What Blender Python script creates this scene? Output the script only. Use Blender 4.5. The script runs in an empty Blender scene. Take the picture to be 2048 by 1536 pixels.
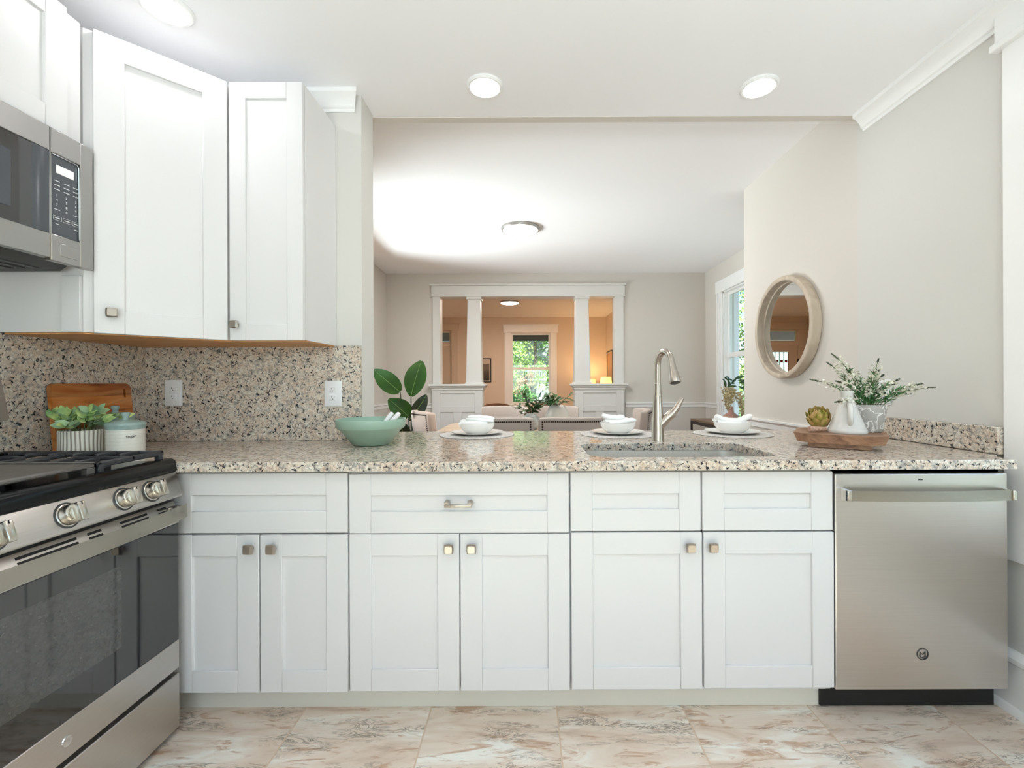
import bpy, bmesh, math, random
from mathutils import Vector, Matrix
random.seed(7)
S = bpy.context.scene
C = S.collection
R = math.radians
PI = math.pi

# ------------------------------------------------------------------ camera, world, sun, exposure
EYE = 1.178
cd = bpy.data.cameras.new('camera'); cam = bpy.data.objects.new('camera', cd); C.objects.link(cam)
cd.sensor_width = 36.0; cd.lens = 16.0; cd.shift_x = -26.0/2048; cd.shift_y = 0.0; cd.clip_start = 0.02
cam.matrix_world = Matrix.Translation((0, 0, EYE)) @ Matrix.Rotation(R(90), 4, 'X') @ Matrix.Rotation(R(-0.22), 4, 'Z')
S.camera = cam
S.view_settings.view_transform = 'Standard'; S.view_settings.look = 'None'
S.view_settings.gamma = 1.0; S.view_settings.use_curve_mapping = False
S.view_settings.exposure = 0.10
S.cycles.max_bounces = 10; S.cycles.diffuse_bounces = 6; S.cycles.glossy_bounces = 5; S.cycles.transparent_max_bounces = 12
S.cycles.sample_clamp_indirect = 6.0; S.cycles.caustics_reflective = False; S.cycles.caustics_refractive = False

W = bpy.data.worlds.new('world'); S.world = W; W.use_nodes = True
_n = W.node_tree.nodes; _l = W.node_tree.links
sky = _n.new('ShaderNodeTexSky'); sky.sky_type = 'NISHITA'; sky.sun_disc = False; sky.sun_elevation = R(48); sky.sun_rotation = R(180)
_l.new(sky.outputs[0], _n['Background'].inputs[0]); _n['Background'].inputs[1].default_value = 0.42
sd = bpy.data.lights.new('sun', 'SUN'); sd.energy = 13.5; sd.angle = R(1.0); sd.color = (1, .95, .86)
sun = bpy.data.objects.new('sun', sd); C.objects.link(sun)
sun.rotation_euler = Vector((0.05, 1.0, -0.85)).to_track_quat('-Z', 'Y').to_euler()

def area_light(name, loc, direction, sx, sy, power, col=(.99, .99, 1.0)):
    d = bpy.data.lights.new(name, 'AREA'); d.shape = 'RECTANGLE'; d.size = sx; d.size_y = sy; d.energy = power; d.color = col
    o = bpy.data.objects.new(name, d); C.objects.link(o); o.location = loc
    o.rotation_euler = Vector(direction).to_track_quat('-Z', 'Z').to_euler(); return o
area_light('window_area_light', (0.1, -1.95, 1.45), (0, 1, 0), 2.4, 1.5, 20, (1.0, .935, .99))  # added area light outside the added rear window, brightens the kitchen
area_light('added_ceiling_fill', (0.1, -2.75, 0.25), (0, .8, 1), 2.6, 1.6, 390, (1.0, .945, .995))      # added unseen fill aimed up through the rear window at the ceiling
area_light('window_area_light', (1.98, 1.09, 1.50), (-1, 0, 0), 0.85, 1.7, 8.5, (.98, .94, 1.0))
area_light('window_area_light', (-3.4, 4.45, 1.60), (1, 0, 0), 2.6, 2.0, 22, (1, .94, .97))  # added area light outside the unseen dining side window
area_light('added_dining_fill', (-4.5, 4.45, -0.45), (1, 0, .9), 3.6, 2.4, 1500, (1, .935, .96))    # added unseen fill aimed up through the dining side window
KITCHEN_LAMP = 57.0      # emission of the recessed lamp lenses
DINING_LAMP = 112.0
FRONT_LAMP = 165.0

# ------------------------------------------------------------------ materials
def lin(c):
    return tuple(((v/255)/12.92 if v/255 <= .04045 else ((v/255+.055)/1.055)**2.4) for v in c) + (1,)
def newmat(name):
    m = bpy.data.materials.new(name); m.use_nodes = True
    return m, m.node_tree.nodes, m.node_tree.links, m.node_tree.nodes['Principled BSDF']
def mat(name, c, rough=.5, metal=0.0, spec=.5, noise=0.0, nscale=30, bump=0.0, bscale=60, ior=1.5, stretch=(1, 1, 1), coat=0, aniso=0):
    m, n, l, b = newmat(name)
    b.inputs['Base Color'].default_value = lin(c); b.inputs['Roughness'].default_value = rough
    b.inputs['Metallic'].default_value = metal; b.inputs['Specular IOR Level'].default_value = spec; b.inputs['IOR'].default_value = ior
    b.inputs['Coat Weight'].default_value = coat; b.inputs['Anisotropic'].default_value = aniso
    if noise or bump:
        tc = n.new('ShaderNodeTexCoord'); mp = n.new('ShaderNodeMapping'); mp.inputs['Scale'].default_value = stretch
        l.new(tc.outputs['Object'], mp.inputs['Vector'])
    if noise:
        t = n.new('ShaderNodeTexNoise'); t.inputs['Scale'].default_value = nscale; t.inputs['Detail'].default_value = 4
        l.new(mp.outputs[0], t.inputs['Vector'])
        r = n.new('ShaderNodeValToRGB'); e = r.color_ramp.elements
        lo = tuple(max(0, v*(1-noise)) for v in c); hi = tuple(min(255, v*(1+noise)) for v in c)
        e[0].position = .3; e[0].color = lin(lo); e[1].position = .7; e[1].color = lin(hi)
        l.new(t.outputs[0], r.inputs[0]); l.new(r.outputs[0], b.inputs['Base Color'])
    if bump:
        t2 = n.new('ShaderNodeTexNoise'); t2.inputs['Scale'].default_value = bscale; t2.inputs['Detail'].default_value = 3
        l.new(mp.outputs[0], t2.inputs['Vector'])
        bp = n.new('ShaderNodeBump'); bp.inputs['Strength'].default_value = bump; bp.inputs['Distance'].default_value = .004
        l.new(t2.outputs[0], bp.inputs['Height']); l.new(bp.outputs[0], b.inputs['Normal'])
    return m
def emit(name, c, strength):
    m, n, l, b = newmat(name)
    b.inputs['Base Color'].default_value = lin((240, 240, 240)); b.inputs['Emission Color'].default_value = lin(c)
    b.inputs['Emission Strength'].default_value = strength; return m
def ramp(n, pts, interp='LINEAR'):
    r = n.new('ShaderNodeValToRGB'); r.color_ramp.interpolation = interp; e = r.color_ramp.elements
    e[0].position, e[0].color = pts[0][0], lin(pts[0][1]); e[1].position, e[1].color = pts[-1][0], lin(pts[-1][1])
    for p, c in pts[1:-1]:
        x = e.new(p); x.color = lin(c)
    return r
def granite(name):
    m, n, l, b = newmat(name)
    tc = n.new('ShaderNodeTexCoord'); o = tc.outputs['Object']
    def noise(sc, det=3, dist=0.0, rough=.55):
        t = n.new('ShaderNodeTexNoise'); t.inputs['Scale'].default_value = sc; t.inputs['Detail'].default_value = det
        t.inputs['Distortion'].default_value = dist; t.inputs['Roughness'].default_value = rough
        l.new(o, t.inputs['Vector']); return t.outputs[0]
    big = noise(30, 4, .5)
    r1 = ramp(n, [(.34, (216, 215, 208)), (.46, (216, 209, 196)), (.55, (216, 198, 180)), (.64, (204, 178, 158))]); l.new(big, r1.inputs[0])
    v = n.new('ShaderNodeTexVoronoi'); v.inputs['Scale'].default_value = 165; l.new(o, v.inputs['Vector'])
    sp = n.new('ShaderNodeSeparateColor'); l.new(v.outputs['Color'], sp.inputs[0])
    r2 = ramp(n, [(0, (238, 234, 224)), (.3, (214, 198, 180)), (.6, (200, 176, 156)), (.8, (180, 168, 156)), (1, (148, 142, 136))]); l.new(sp.outputs[0], r2.inputs[0])
    mx = n.new('ShaderNodeMix'); mx.data_type = 'RGBA'; mx.inputs[0].default_value = .52
    l.new(r1.outputs[0], mx.inputs[6]); l.new(r2.outputs[0], mx.inputs[7])
    g = noise(48, 6, .4, .68); rg = ramp(n, [(.535, (0, 0, 0)), (.60, (255, 255, 255))]); l.new(g, rg.inputs[0])
    mg = n.new('ShaderNodeMix'); mg.data_type = 'RGBA'; mg.inputs[7].default_value = lin((136, 134, 132))
    fg = n.new('ShaderNodeMath'); fg.operation = 'MULTIPLY'; fg.inputs[1].default_value = .8
    l.new(rg.outputs[0], fg.inputs[0]); l.new(fg.outputs[0], mg.inputs[0]); l.new(mx.outputs[2], mg.inputs[6])
    k = noise(84, 5, .8, .62); rk = ramp(n, [(.562, (0, 0, 0)), (.606, (255, 255, 255))]); l.new(k, rk.inputs[0])
    mk = n.new('ShaderNodeMix'); mk.data_type = 'RGBA'; mk.inputs[7].default_value = lin((42, 43, 50))
    l.new(rk.outputs[0], mk.inputs[0]); l.new(mg.outputs[2], mk.inputs[6])
    l.new(mk.outputs[2], b.inputs['Base Color'])
    b.inputs['Roughness'].default_value = .10; b.inputs['IOR'].default_value = 1.55
    return m
def floor_tile(name):
    m, n, l, b = newmat(name)
    tc = n.new('ShaderNodeTexCoord'); sx = n.new('ShaderNodeSeparateXYZ'); l.new(tc.outputs['Object'], sx.inputs[0])
    def mth(op, a, bb=None, c=None):
        t = n.new('ShaderNodeMath'); t.operation = op
        for i, v in enumerate((a, bb, c)):
            if v is None: continue
            if isinstance(v, (int, float)): t.inputs[i].default_value = v
            else: l.new(v, t.inputs[i])
        return t.outputs[0]
    P = .457
    u = mth('DIVIDE', mth('SUBTRACT', sx.outputs[0], .111), P); ui = mth('FLOOR', u); uf = mth('SUBTRACT', u, ui)
    off = mth('MULTIPLY', mth('MODULO', mth('ABSOLUTE', ui), 2), .5)
    w = mth('ADD', mth('DIVIDE', mth('SUBTRACT', sx.outputs[1], 1.30), P), 0); wi = mth('FLOOR', w); wf = mth('SUBTRACT', w, wi)
    du = mth('MULTIPLY', mth('MINIMUM', uf, mth('SUBTRACT', 1, uf)), P); dw = mth('MULTIPLY', mth('MINIMUM', wf, mth('SUBTRACT', 1, wf)), P)
    d = mth('MINIMUM', du, dw); grout = mth('LESS_THAN', d, .0028)
    cell = n.new('ShaderNodeCombineXYZ'); l.new(ui, cell.inputs[0]); l.new(wi, cell.inputs[1])
    wn = n.new('ShaderNodeTexWhiteNoise'); l.new(cell.outputs[0], wn.inputs[0])
    vm = n.new('ShaderNodeVectorMath'); vm.operation = 'SCALE'; vm.inputs['Scale'].default_value = 9.0; l.new(wn.outputs['Color'], vm.inputs[0])
    ad = n.new('ShaderNodeVectorMath'); l.new(tc.outputs['Object'], ad.inputs[0]); l.new(vm.outputs[0], ad.inputs[1])
    mp = n.new('ShaderNodeMapping'); mp.inputs['Rotation'].default_value = (0, 0, R(-38)); mp.inputs['Scale'].default_value = (.8, 3.4, 1); l.new(ad.outputs[0], mp.inputs[0])
    def noise(sc, det, dist, rough=.6):
        t = n.new('ShaderNodeTexNoise'); t.inputs['Scale'].default_value = sc; t.inputs['Detail'].default_value = det; t.inputs['Distortion'].default_value = dist
        t.inputs['Roughness'].default_value = rough; l.new(mp.outputs[0], t.inputs['Vector']); return t.outputs[0]
    a = noise(3.2, 6, .9); r1 = ramp(n, [(.30, (204, 180, 160)), (.42, (222, 203, 185)), (.54, (230, 216, 201)), (.66, (240, 238, 229))]); l.new(a, r1.inputs[0])
    e = noise(7, 8, 1.5, .65); r2 = ramp(n, [(.36, (255, 255, 255)), (.45, (0, 0, 0)), (.50, (0, 0, 0)), (.53, (0, 0, 0))]); l.new(e, r2.inputs[0])
    mx = n.new('ShaderNodeMix'); mx.data_type = 'RGBA'; mx.inputs[7].default_value = lin((182, 134, 96)); l.new(r1.outputs[0], mx.inputs[6])
    l.new(mth('MULTIPLY', r2.outputs[0], .68), mx.inputs[0])
    q = noise(9, 10, 2.4, .7); r3 = ramp(n, [(.455, (0, 0, 0)), (.495, (255, 255, 255)), (.505, (255, 255, 255)), (.54, (0, 0, 0))]); l.new(q, r3.inputs[0])
    gate = ramp(n, [(.50, (0, 0, 0)), (.62, (255, 255, 255))]); l.new(noise(4.2, 3, .4), gate.inputs[0])
    mv = n.new('ShaderNodeMix'); mv.data_type = 'RGBA'; mv.inputs[7].default_value = lin((112, 98, 84)); l.new(mx.outputs[2], mv.inputs[6])
    l.new(mth('MULTIPLY', mth('MULTIPLY', r3.outputs[0], gate.outputs[0]), .85), mv.inputs[0])
    mg = n.new('ShaderNodeMix'); mg.data_type = 'RGBA'; mg.inputs[7].default_value = lin((214, 190, 166)); l.new(mv.outputs[2], mg.inputs[6]); l.new(grout, mg.inputs[0])
    l.new(mg.outputs[2], b.inputs['Base Color']); b.inputs['Roughness'].default_value = .35
    bp = n.new('ShaderNodeBump'); bp.inputs['Strength'].default_value = .25; bp.inputs['Distance'].default_value = .003
    l.new(mth('ADD', mth('MULTIPLY', q, .5), mth('MINIMUM', mth('MULTIPLY', d, 180), 1)), bp.inputs['Height']); l.new(bp.outputs[0], b.inputs['Normal'])
    return m
def wood(name, cols, axis=0, scale=6, rough=.42, strips=None, stretch=9):
    m, n, l, b = newmat(name)
    tc = n.new('ShaderNodeTexCoord'); mp = n.new('ShaderNodeMapping'); s = [stretch]*3; s[axis] = 1.0
    mp.inputs['Scale'].default_value = s; l.new(tc.outputs['Object'], mp.inputs[0])
    src = mp.outputs[0]
    if strips:
        ax, pitch = strips
        sx = n.new('ShaderNodeSeparateXYZ'); l.new(tc.outputs['Object'], sx.inputs[0])
        dv = n.new('ShaderNodeMath'); dv.operation = 'DIVIDE'; dv.inputs[1].default_value = pitch; l.new(sx.outputs[ax], dv.inputs[0])
        fl = n.new('ShaderNodeMath'); fl.operation = 'FLOOR'; l.new(dv.outputs[0], fl.inputs[0])
        wn = n.new('ShaderNodeTexWhiteNoise'); wn.noise_dimensions = '1D'; l.new(fl.outputs[0], wn.inputs['W'])
        vm = n.new('ShaderNodeVectorMath'); vm.operation = 'SCALE'; vm.inputs['Scale'].default_value = 20; l.new(wn.outputs['Color'], vm.inputs[0])
        ad = n.new('ShaderNodeVectorMath'); l.new(mp.outputs[0], ad.inputs[0]); l.new(vm.outputs[0], ad.inputs[1]); src = ad.outputs[0]
    t = n.new('ShaderNodeTexNoise'); t.inputs['Scale'].default_value = scale; t.inputs['Detail'].default_value = 6; t.inputs['Distortion'].default_value = .7
    l.new(src, t.inputs['Vector'])
    k = len(cols)-1; r = ramp(n, [(.3+.4*i/k, c) for i, c in enumerate(cols)]); l.new(t.outputs[0], r.inputs[0])
    out = r.outputs[0]
    if strips:
        mx = n.new('ShaderNodeMix'); mx.data_type = 'RGBA'; mx.blend_type = 'MULTIPLY'; mx.inputs[0].default_value = .8
        r2 = ramp(n, [(0, (200, 180, 160)), (1, (255, 250, 240))]); l.new(wn.outputs['Value'], r2.inputs[0])
        l.new(out, mx.inputs[6]); l.new(r2.outputs[0], mx.inputs[7]); out = mx.outputs[2]
    l.new(out, b.inputs['Base Color']); b.inputs['Roughness'].default_value = rough
    return m
def glass(name, tint=(235, 245, 245), refl=.08):
    m, n, l, b = newmat(name); n.remove(b)
    t = n.new('ShaderNodeBsdfTransparent'); t.inputs[0].default_value = lin(tint)
    g = n.new('ShaderNodeBsdfGlossy'); g.inputs['Roughness'].default_value = .01
    mx = n.new('ShaderNodeMixShader'); mx.inputs[0].default_value = refl
    l.new(t.outputs[0], mx.inputs[1]); l.new(g.outputs[0], mx.inputs[2]); l.new(mx.outputs[0], n['Material Output'].inputs[0]); return m
def leafmat(name, c1, c2, rough=.45, scale=18):
    m, n, l, b = newmat(name)
    tc = n.new('ShaderNodeTexCoord'); t = n.new('ShaderNodeTexNoise'); t.inputs['Scale'].default_value = scale; t.inputs['Detail'].default_value = 2
    l.new(tc.outputs['Object'], t.inputs['Vector']); r = ramp(n, [(.35, c1), (.65, c2)]); l.new(t.outputs[0], r.inputs[0])
    l.new(r.outputs[0], b.inputs['Base Color']); b.inputs['Roughness'].default_value = rough
    b.inputs['Subsurface Weight'].default_value = 0.0; return m

M = dict(
    white=mat('white_cabinet_paint', (221, 220, 220), .32),
    trim=mat('white_trim_paint', (240, 240, 239), .4),
    trimd=mat('divider_trim_paint', (222, 220, 216), .45),
    ceil=mat('ceiling_paint', (246, 246, 248), .9),
    wallk=mat('kitchen_wall_paint', (211, 209, 204), .85),
    walld=mat('dining_wall_paint', (213, 207, 199), .85),
    wallf=mat('front_room_wall_paint', (222, 206, 188), .85),
    granite=granite('granite'), tile=floor_tile('stone_look_floor_tile'),
    oakfloor=wood('oak_floor', [(120, 84, 52), (165, 120, 78), (188, 142, 96)], 1, 2.5, .4, (0, .09)),
    toe=mat('toe_kick_paint', (226, 223, 212), .55),
    birch=wood('birch_underside', [(176, 122, 72), (200, 146, 92), (214, 164, 110)], 0, 3, .5),
    steel=mat('brushed_stainless', (206, 201, 196), .33, 1.0, noise=.012, nscale=10, stretch=(.5, .5, 60)),
    steelm=mat('microwave_stainless', (166, 164, 161), .30, 1.0),
    steelh=mat('stainless_bar', (205, 200, 190), .22, 1.0),
    nickel=mat('satin_nickel', (186, 176, 165), .28, 1.0),
    sinksteel=mat('sink_steel', (222, 220, 215), .38, 1.0),
    black=mat('black_enamel', (16, 17, 19), .20, spec=.22), iron=mat('cast_iron', (52, 53, 56), .5, bump=.15, bscale=400),
    griddle=mat('griddle_grey', (92, 88, 84), .45, noise=.1, nscale=60),
    blackglass=mat('black_glass', (20, 20, 23), .04, ior=2.0),
    charcoal=mat('charcoal_panel', (70, 74, 80), .18, ior=1.6), darkgap=mat('dark_gap', (16, 16, 17), .6),
    grey=mat('dark_grey_metal', (74, 74, 74), .45, .4),
    chrome=mat('chrome', (225, 228, 232), .08, 1.0),
    lcd=emit('lcd_display', (206, 190, 204), .12), print=mat('white_print', (220, 220, 224), .6),
    plate=mat('white_plastic', (238, 238, 240), .35), slot=mat('outlet_slot', (86, 84, 84), .6),
    porcelain=mat('white_porcelain', (240, 238, 234), .18), napkin=mat('white_cotton', (252, 252, 252), .9, bump=.1, bscale=500),
    placemat=mat('woven_placemat', (216, 212, 208), .9, noise=.10, nscale=160, bump=.9, bscale=260),
    green=mat('sage_stoneware', (152, 180, 162), .35, noise=.04, nscale=6),
    spoon=mat('white_marble_handle', (238, 236, 238), .3, noise=.04, nscale=40),
    acacia=wood('acacia_board', [(146, 76, 24), (200, 118, 48), (218, 152, 88), (158, 88, 36)], 1, 3.0, .3, (2, .055), 7),
    tray=wood('mango_wood_tray', [(122, 88, 66), (158, 118, 90), (176, 140, 110)], 0, 5, .5),
    mirror=mat('mirror_glass', (240, 242, 242), .0, 1.0), mframe=wood('whitewashed_mirror_frame', [(172, 156, 138), (192, 177, 158), (204, 191, 174)], 2, 5, .6, None, 4),
    sageglaze=mat('blue_green_glaze', (150, 172, 166), .15, noise=.08, nscale=40), creamglaze=mat('cream_glaze', (226, 224, 214), .2),
    ink=mat('stamped_ink', (72, 70, 66), .6), potcream=mat('ribbed_cream_clay', (224, 220, 208), .7), potgrey=mat('rib_groove_grey', (166, 158, 146), .8),
    sageleaf=leafmat('pale_sage_leaf', (120, 160, 98), (194, 214, 134), .5, 26), palesage=leafmat('grey_sage_leaf', (128, 160, 126), (158, 188, 142), .55, 30),
    stem=mat('green_stem', (92, 104, 62), .6), darkstem=mat('dark_stem', (62, 66, 44), .6),
    bop=leafmat('glossy_paradise_leaf', (32, 72, 6), (50, 96, 8), .55, 5), bopshade=leafmat('shade_toned_paradise_leaf', (18, 34, 14), (25, 44, 18), .35, 5),
    midrib=mat('pale_midrib', (112, 152, 76), .5),
    vaseleaf=leafmat('dark_green_leaf', (34, 62, 30), (66, 104, 52), .35, 22), flower=leafmat('cream_flower', (224, 222, 200), (240, 238, 228), .7, 60),
    lavleaf=leafmat('needle_leaf', (44, 98, 52), (86, 138, 80), .5, 40), lavtip=leafmat('dark_bud', (50, 66, 52), (74, 92, 70), .6, 60),
    wisteria=leafmat('ochre_cream_flower', (176, 146, 84), (222, 210, 176), .7, 60),
    pitcher=mat('pale_grey_glaze', (213, 210, 205), .18, noise=.03, nscale=18), artichoke=leafmat('artichoke_bract', (148, 156, 44), (222, 184, 128), .5, 34),
    artistem=mat('pinkish_stem', (186, 150, 128), .8, noise=.14, nscale=120, bump=.4, bscale=200),
    fabric=mat('taupe_linen', (188, 176, 167), .95, noise=.05, nscale=300, bump=.25, bscale=700), nail=mat('bronze_nailhead', (70, 56, 48), .35, .8),
    pinkfabric=mat('blush_linen', (212, 190, 176), .95, noise=.05, nscale=300, bump=.25, bscale=700),
    darkwood=wood('dark_wood', [(58, 40, 28), (84, 60, 42)], 2, 6, .45), tablewood=wood('pale_table_wood', [(176, 152, 128), (200, 178, 154), (212, 194, 172)], 0, 5, .5),
    ribvase=mat('ribbed_white_ceramic', (224, 218, 208), .7, bump=.2, bscale=120), glassvase=mat('pale_grey_ceramic', (192, 194, 190), .3, noise=.12, nscale=25),
    ironbronze=mat('bronze_iron', (62, 52, 46), .5, .6), walnut=wood('walnut_top', [(96, 72, 52), (126, 98, 72)], 0, 5, .45), pinkpot=mat('pinkish_bowl', (184, 142, 126), .8, noise=.1, nscale=60),
    taupe=mat('taupe_board', (136, 124, 114), .5), leather=mat('tan_leather', (156, 112, 84), .5, noise=.06, nscale=20),
    artblack=mat('black_frame', (28, 24, 24), .4), artmat=mat('cream_mat_board', (218, 208, 196), .9),
    pane=glass('window_glass'), shade=emit('warm_lampshade', (255, 196, 92), 1.7), ceram=mat('lamp_base_ceramic', (180, 160, 140), .4),
    lens=emit('recessed_lens', (253, 252, 255), KITCHEN_LAMP), lensd=emit('dining_lens', (255, 249, 243), DINING_LAMP), lensf=emit('front_lens', (255, 236, 218), FRONT_LAMP),
    disc=mat('brushed_disc_rim', (170, 166, 160), .35, .8),
    porchgrey=mat('porch_grey', (118, 112, 108), .8), porchwhite=mat('porch_white', (236, 240, 244), .6), deck=mat('deck_grey', (134, 132, 128), .8),
    leafa=leafmat('sunny_tree_leaf', (112, 150, 66), (186, 206, 110), .6, .7), leafb=leafmat('tree_leaf', (70, 116, 52), (128, 164, 84), .6, .7), leafc=leafmat('bush_leaf', (58, 112, 60), (120, 172, 92), .6, 2),
    leafr=leafmat('russet_leaf', (150, 110, 84), (186, 152, 118), .6, 2), bark=mat('bark', (92, 78, 66), .9, noise=.2, nscale=12), lawn=leafmat('lawn_grass', (96, 128, 66), (132, 158, 88), .9, 3), pave=mat('concrete', (150, 148, 142), .9, noise=.05, nscale=6),
    siding=mat('grey_siding', (150, 148, 146), .8), doorpaint=mat('door_paint', (214, 198, 178), .45), hinge=mat('black_hinge', (30, 28, 28), .4, .6),
    lead=mat('lead_came', (40, 40, 42), .5, .5), redglass=mat('red_glass', (150, 30, 34), .1), palglass=glass('clear_leaded_glass', (225, 240, 236), .05),
    marble=None, art=None, artb=None,
)
def cracked(name):
    m, n, l, b = newmat(name); tc = n.new('ShaderNodeTexCoord')
    t = n.new('ShaderNodeTexNoise'); t.inputs['Scale'].default_value = 16; t.inputs['Detail'].default_value = 4; t.inputs['Distortion'].default_value = .8; l.new(tc.outputs['Object'], t.inputs['Vector'])
    r = ramp(n, [(.468, (168, 164, 160)), (.492, (236, 234, 230)), (.508, (236, 234, 230)), (.532, (172, 168, 163))]); l.new(t.outputs[0], r.inputs[0]); l.new(r.outputs[0], b.inputs['Base Color']); b.inputs['Roughness'].default_value = .4; return m
M['marble'] = cracked('grey_crackle_pot')
def picture(name, pts, scale=3):
    m, n, l, b = newmat(name); tc = n.new('ShaderNodeTexCoord'); sx = n.new('ShaderNodeSeparateXYZ'); l.new(tc.outputs['Generated'], sx.inputs[0])
    t = n.new('ShaderNodeTexNoise'); t.inputs['Scale'].default_value = scale; t.inputs['Detail'].default_value = 5; l.new(tc.outputs['Generated'], t.inputs['Vector'])
    a = n.new('ShaderNodeMath'); a.operation = 'MULTIPLY_ADD'; a.inputs[1].default_value = .35; l.new(t.outputs[0], a.inputs[0]); l.new(sx.outputs[2], a.inputs[2])
    r = ramp(n, pts); l.new(a.outputs[0], r.inputs[0]); l.new(r.outputs[0], b.inputs['Base Color']); b.inputs['Roughness'].default_value = .3; return m
M['art'] = picture('moody_landscape_print', [(.1, (40, 34, 30)), (.5, (84, 72, 62)), (.72, (120, 104, 90)), (1.0, (206, 190, 172)), (1.3, (120, 106, 94))])
M['artb'] = picture('dark_portrait_print', [(.1, (60, 44, 34)), (.6, (120, 88, 60)), (1.2, (170, 130, 92))])

# ------------------------------------------------------------------ mesh helper
class MB:
    def __init__(s): s.bm = bmesh.new()
    def _bev(s, vs, w, seg):
        es = list({e for v in vs for e in v.link_edges})
        bmesh.ops.bevel(s.bm, geom=es, offset=w, segments=seg, affect='EDGES', profile=.5, clamp_overlap=True)
    def box(s, x0, x1, y0, y1, z0, z1, bev=0, seg=1):
        x0, x1 = min(x0, x1), max(x0, x1); y0, y1 = min(y0, y1), max(y0, y1); z0, z1 = min(z0, z1), max(z0, z1)
        v = [s.bm.verts.new(p) for p in ((x0, y0, z0), (x1, y0, z0), (x1, y1, z0), (x0, y1, z0), (x0, y0, z1), (x1, y0, z1), (x1, y1, z1), (x0, y1, z1))]
        for f in ((0, 3, 2, 1), (4, 5, 6, 7), (0, 1, 5, 4), (1, 2, 6, 5), (2, 3, 7, 6), (3, 0, 4, 7)): s.bm.faces.new([v[i] for i in f])
        if bev: s._bev(v, min(bev, .45*min(x1-x0, y1-y0, z1-z0)), seg)
        return s
    def prism(s, pts, axis, a0, a1, bev=0, seg=1):
        def P(p, a): return (a, p[0], p[1]) if axis == 0 else ((p[0], a, p[1]) if axis == 1 else (p[0], p[1], a))
        A = [s.bm.verts.new(P(p, a0)) for p in pts]; B = [s.bm.verts.new(P(p, a1)) for p in pts]; k = len(pts)
        fs = [s.bm.faces.new(A[::-1]), s.bm.faces.new(B)]
        for i in range(k): fs.append(s.bm.faces.new((A[i], A[(i+1) % k], B[(i+1) % k], B[i])))
        bmesh.ops.recalc_face_normals(s.bm, faces=fs)
        if bev: s._bev(A+B, bev, seg)
        return s
    def lathe(s, prof, c=(0, 0, 0), seg=32, mtx=None, sx=1, sy=1, fn=None):
        rings = []
        for r, z in prof:
            if r < 1e-6: rings.append([s.bm.verts.new((0, 0, z))])
            else:
                ring = []
                for i in range(seg):
                    a = 2*PI*i/seg; rr = fn(r, z, a) if fn else r
                    ring.append(s.bm.verts.new((rr*math.cos(a)*sx, rr*math.sin(a)*sy, z)))
                rings.append(ring)
        fs = []
        for A, B in zip(rings, rings[1:]):
            for i in range(seg):
                j = (i+1) % seg
                if len(A) == 1 and len(B) == 1: break
                if len(A) == 1: fs.append(s.bm.faces.new((A[0], B[j], B[i])))
                elif len(B) == 1: fs.append(s.bm.faces.new((A[i], A[j], B[0])))
                else: fs.append(s.bm.faces.new((A[i], A[j], B[j], B[i])))
        vs = [v for r in rings for v in r]
        T = Matrix.Translation(c) @ (mtx if mtx is not None else Matrix.Identity(4))
        bmesh.ops.transform(s.bm, matrix=T, verts=vs); bmesh.ops.recalc_face_normals(s.bm, faces=fs); return s
    def tube(s, pts, rad, seg=10, flat=1.0, up=None):
        pts = [Vector(p) for p in pts]; k = len(pts); rad = rad if isinstance(rad, (list, tuple)) else [rad]*k
        rings = []; n = None
        for i, p in enumerate(pts):
            t = (pts[min(i+1, k-1)]-pts[max(i-1, 0)]).normalized()
            if n is None:
                n = Vector(up) if up else (Vector((0, 0, 1)) if abs(t.z) < .9 else Vector((1, 0, 0)))
            n = (n-t*n.dot(t)).normalized(); b = t.cross(n)
            rings.append([s.bm.verts.new(p+(n*math.cos(2*PI*j/seg)*flat+b*math.sin(2*PI*j/seg))*rad[i]) for j in range(seg)])
        fs = []
        for A, B in zip(rings, rings[1:]):
            for j in range(seg): fs.append(s.bm.faces.new((A[j], A[(j+1) % seg], B[(j+1) % seg], B[j])))
        fs.append(s.bm.faces.new(rings[0][::-1])); fs.append(s.bm.faces.new(rings[-1]))
        bmesh.ops.recalc_face_normals(s.bm, faces=fs); return s
    def leaf(s, base, d, up, L, w, bend=.3, fold=.15, k=6, shape=1.0, tipw=0.02):
        base = Vector(base); d = Vector(d).normalized(); up = Vector(up); sd = d.cross(up)
        if sd.length < 1e-4: sd = d.cross(Vector((1, 0, .1)))
        sd.normalize(); up = sd.cross(d).normalized(); rows = []
        for i in range(k+1):
            t = i/k; hw = w*.5*max(math.sin(PI*t**shape), 0)**.85 if 0 < i < k else w*(.04 if i == 0 else tipw)
            c = base+d*(L*t*(1-.15*bend*t))-up*(bend*L*t*t*.6)
            rows.append((s.bm.verts.new(c-sd*hw+up*fold*hw), s.bm.verts.new(c), s.bm.verts.new(c+sd*hw+up*fold*hw)))
        for A, B in zip(rows, rows[1:]):
            s.bm.faces.new((A[0], A[1], B[1], B[0])); s.bm.faces.new((A[1], A[2], B[2], B[1]))
        return s
    def grid(s, fn, nu, nv, thick=0):
        V = [[s.bm.verts.new(fn(i/nu, j/nv)) for j in range(nv+1)] for i in range(nu+1)]
        fs = [s.bm.faces.new((V[i][j], V[i+1][j], V[i+1][j+1], V[i][j+1])) for i in range(nu) for j in range(nv)]
        if thick:
            bmesh.ops.solidify(s.bm, geom=fs, thickness=thick)
        return s
    def xf(s, m): bmesh.ops.transform(s.bm, matrix=m, verts=s.bm.verts); return s
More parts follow.
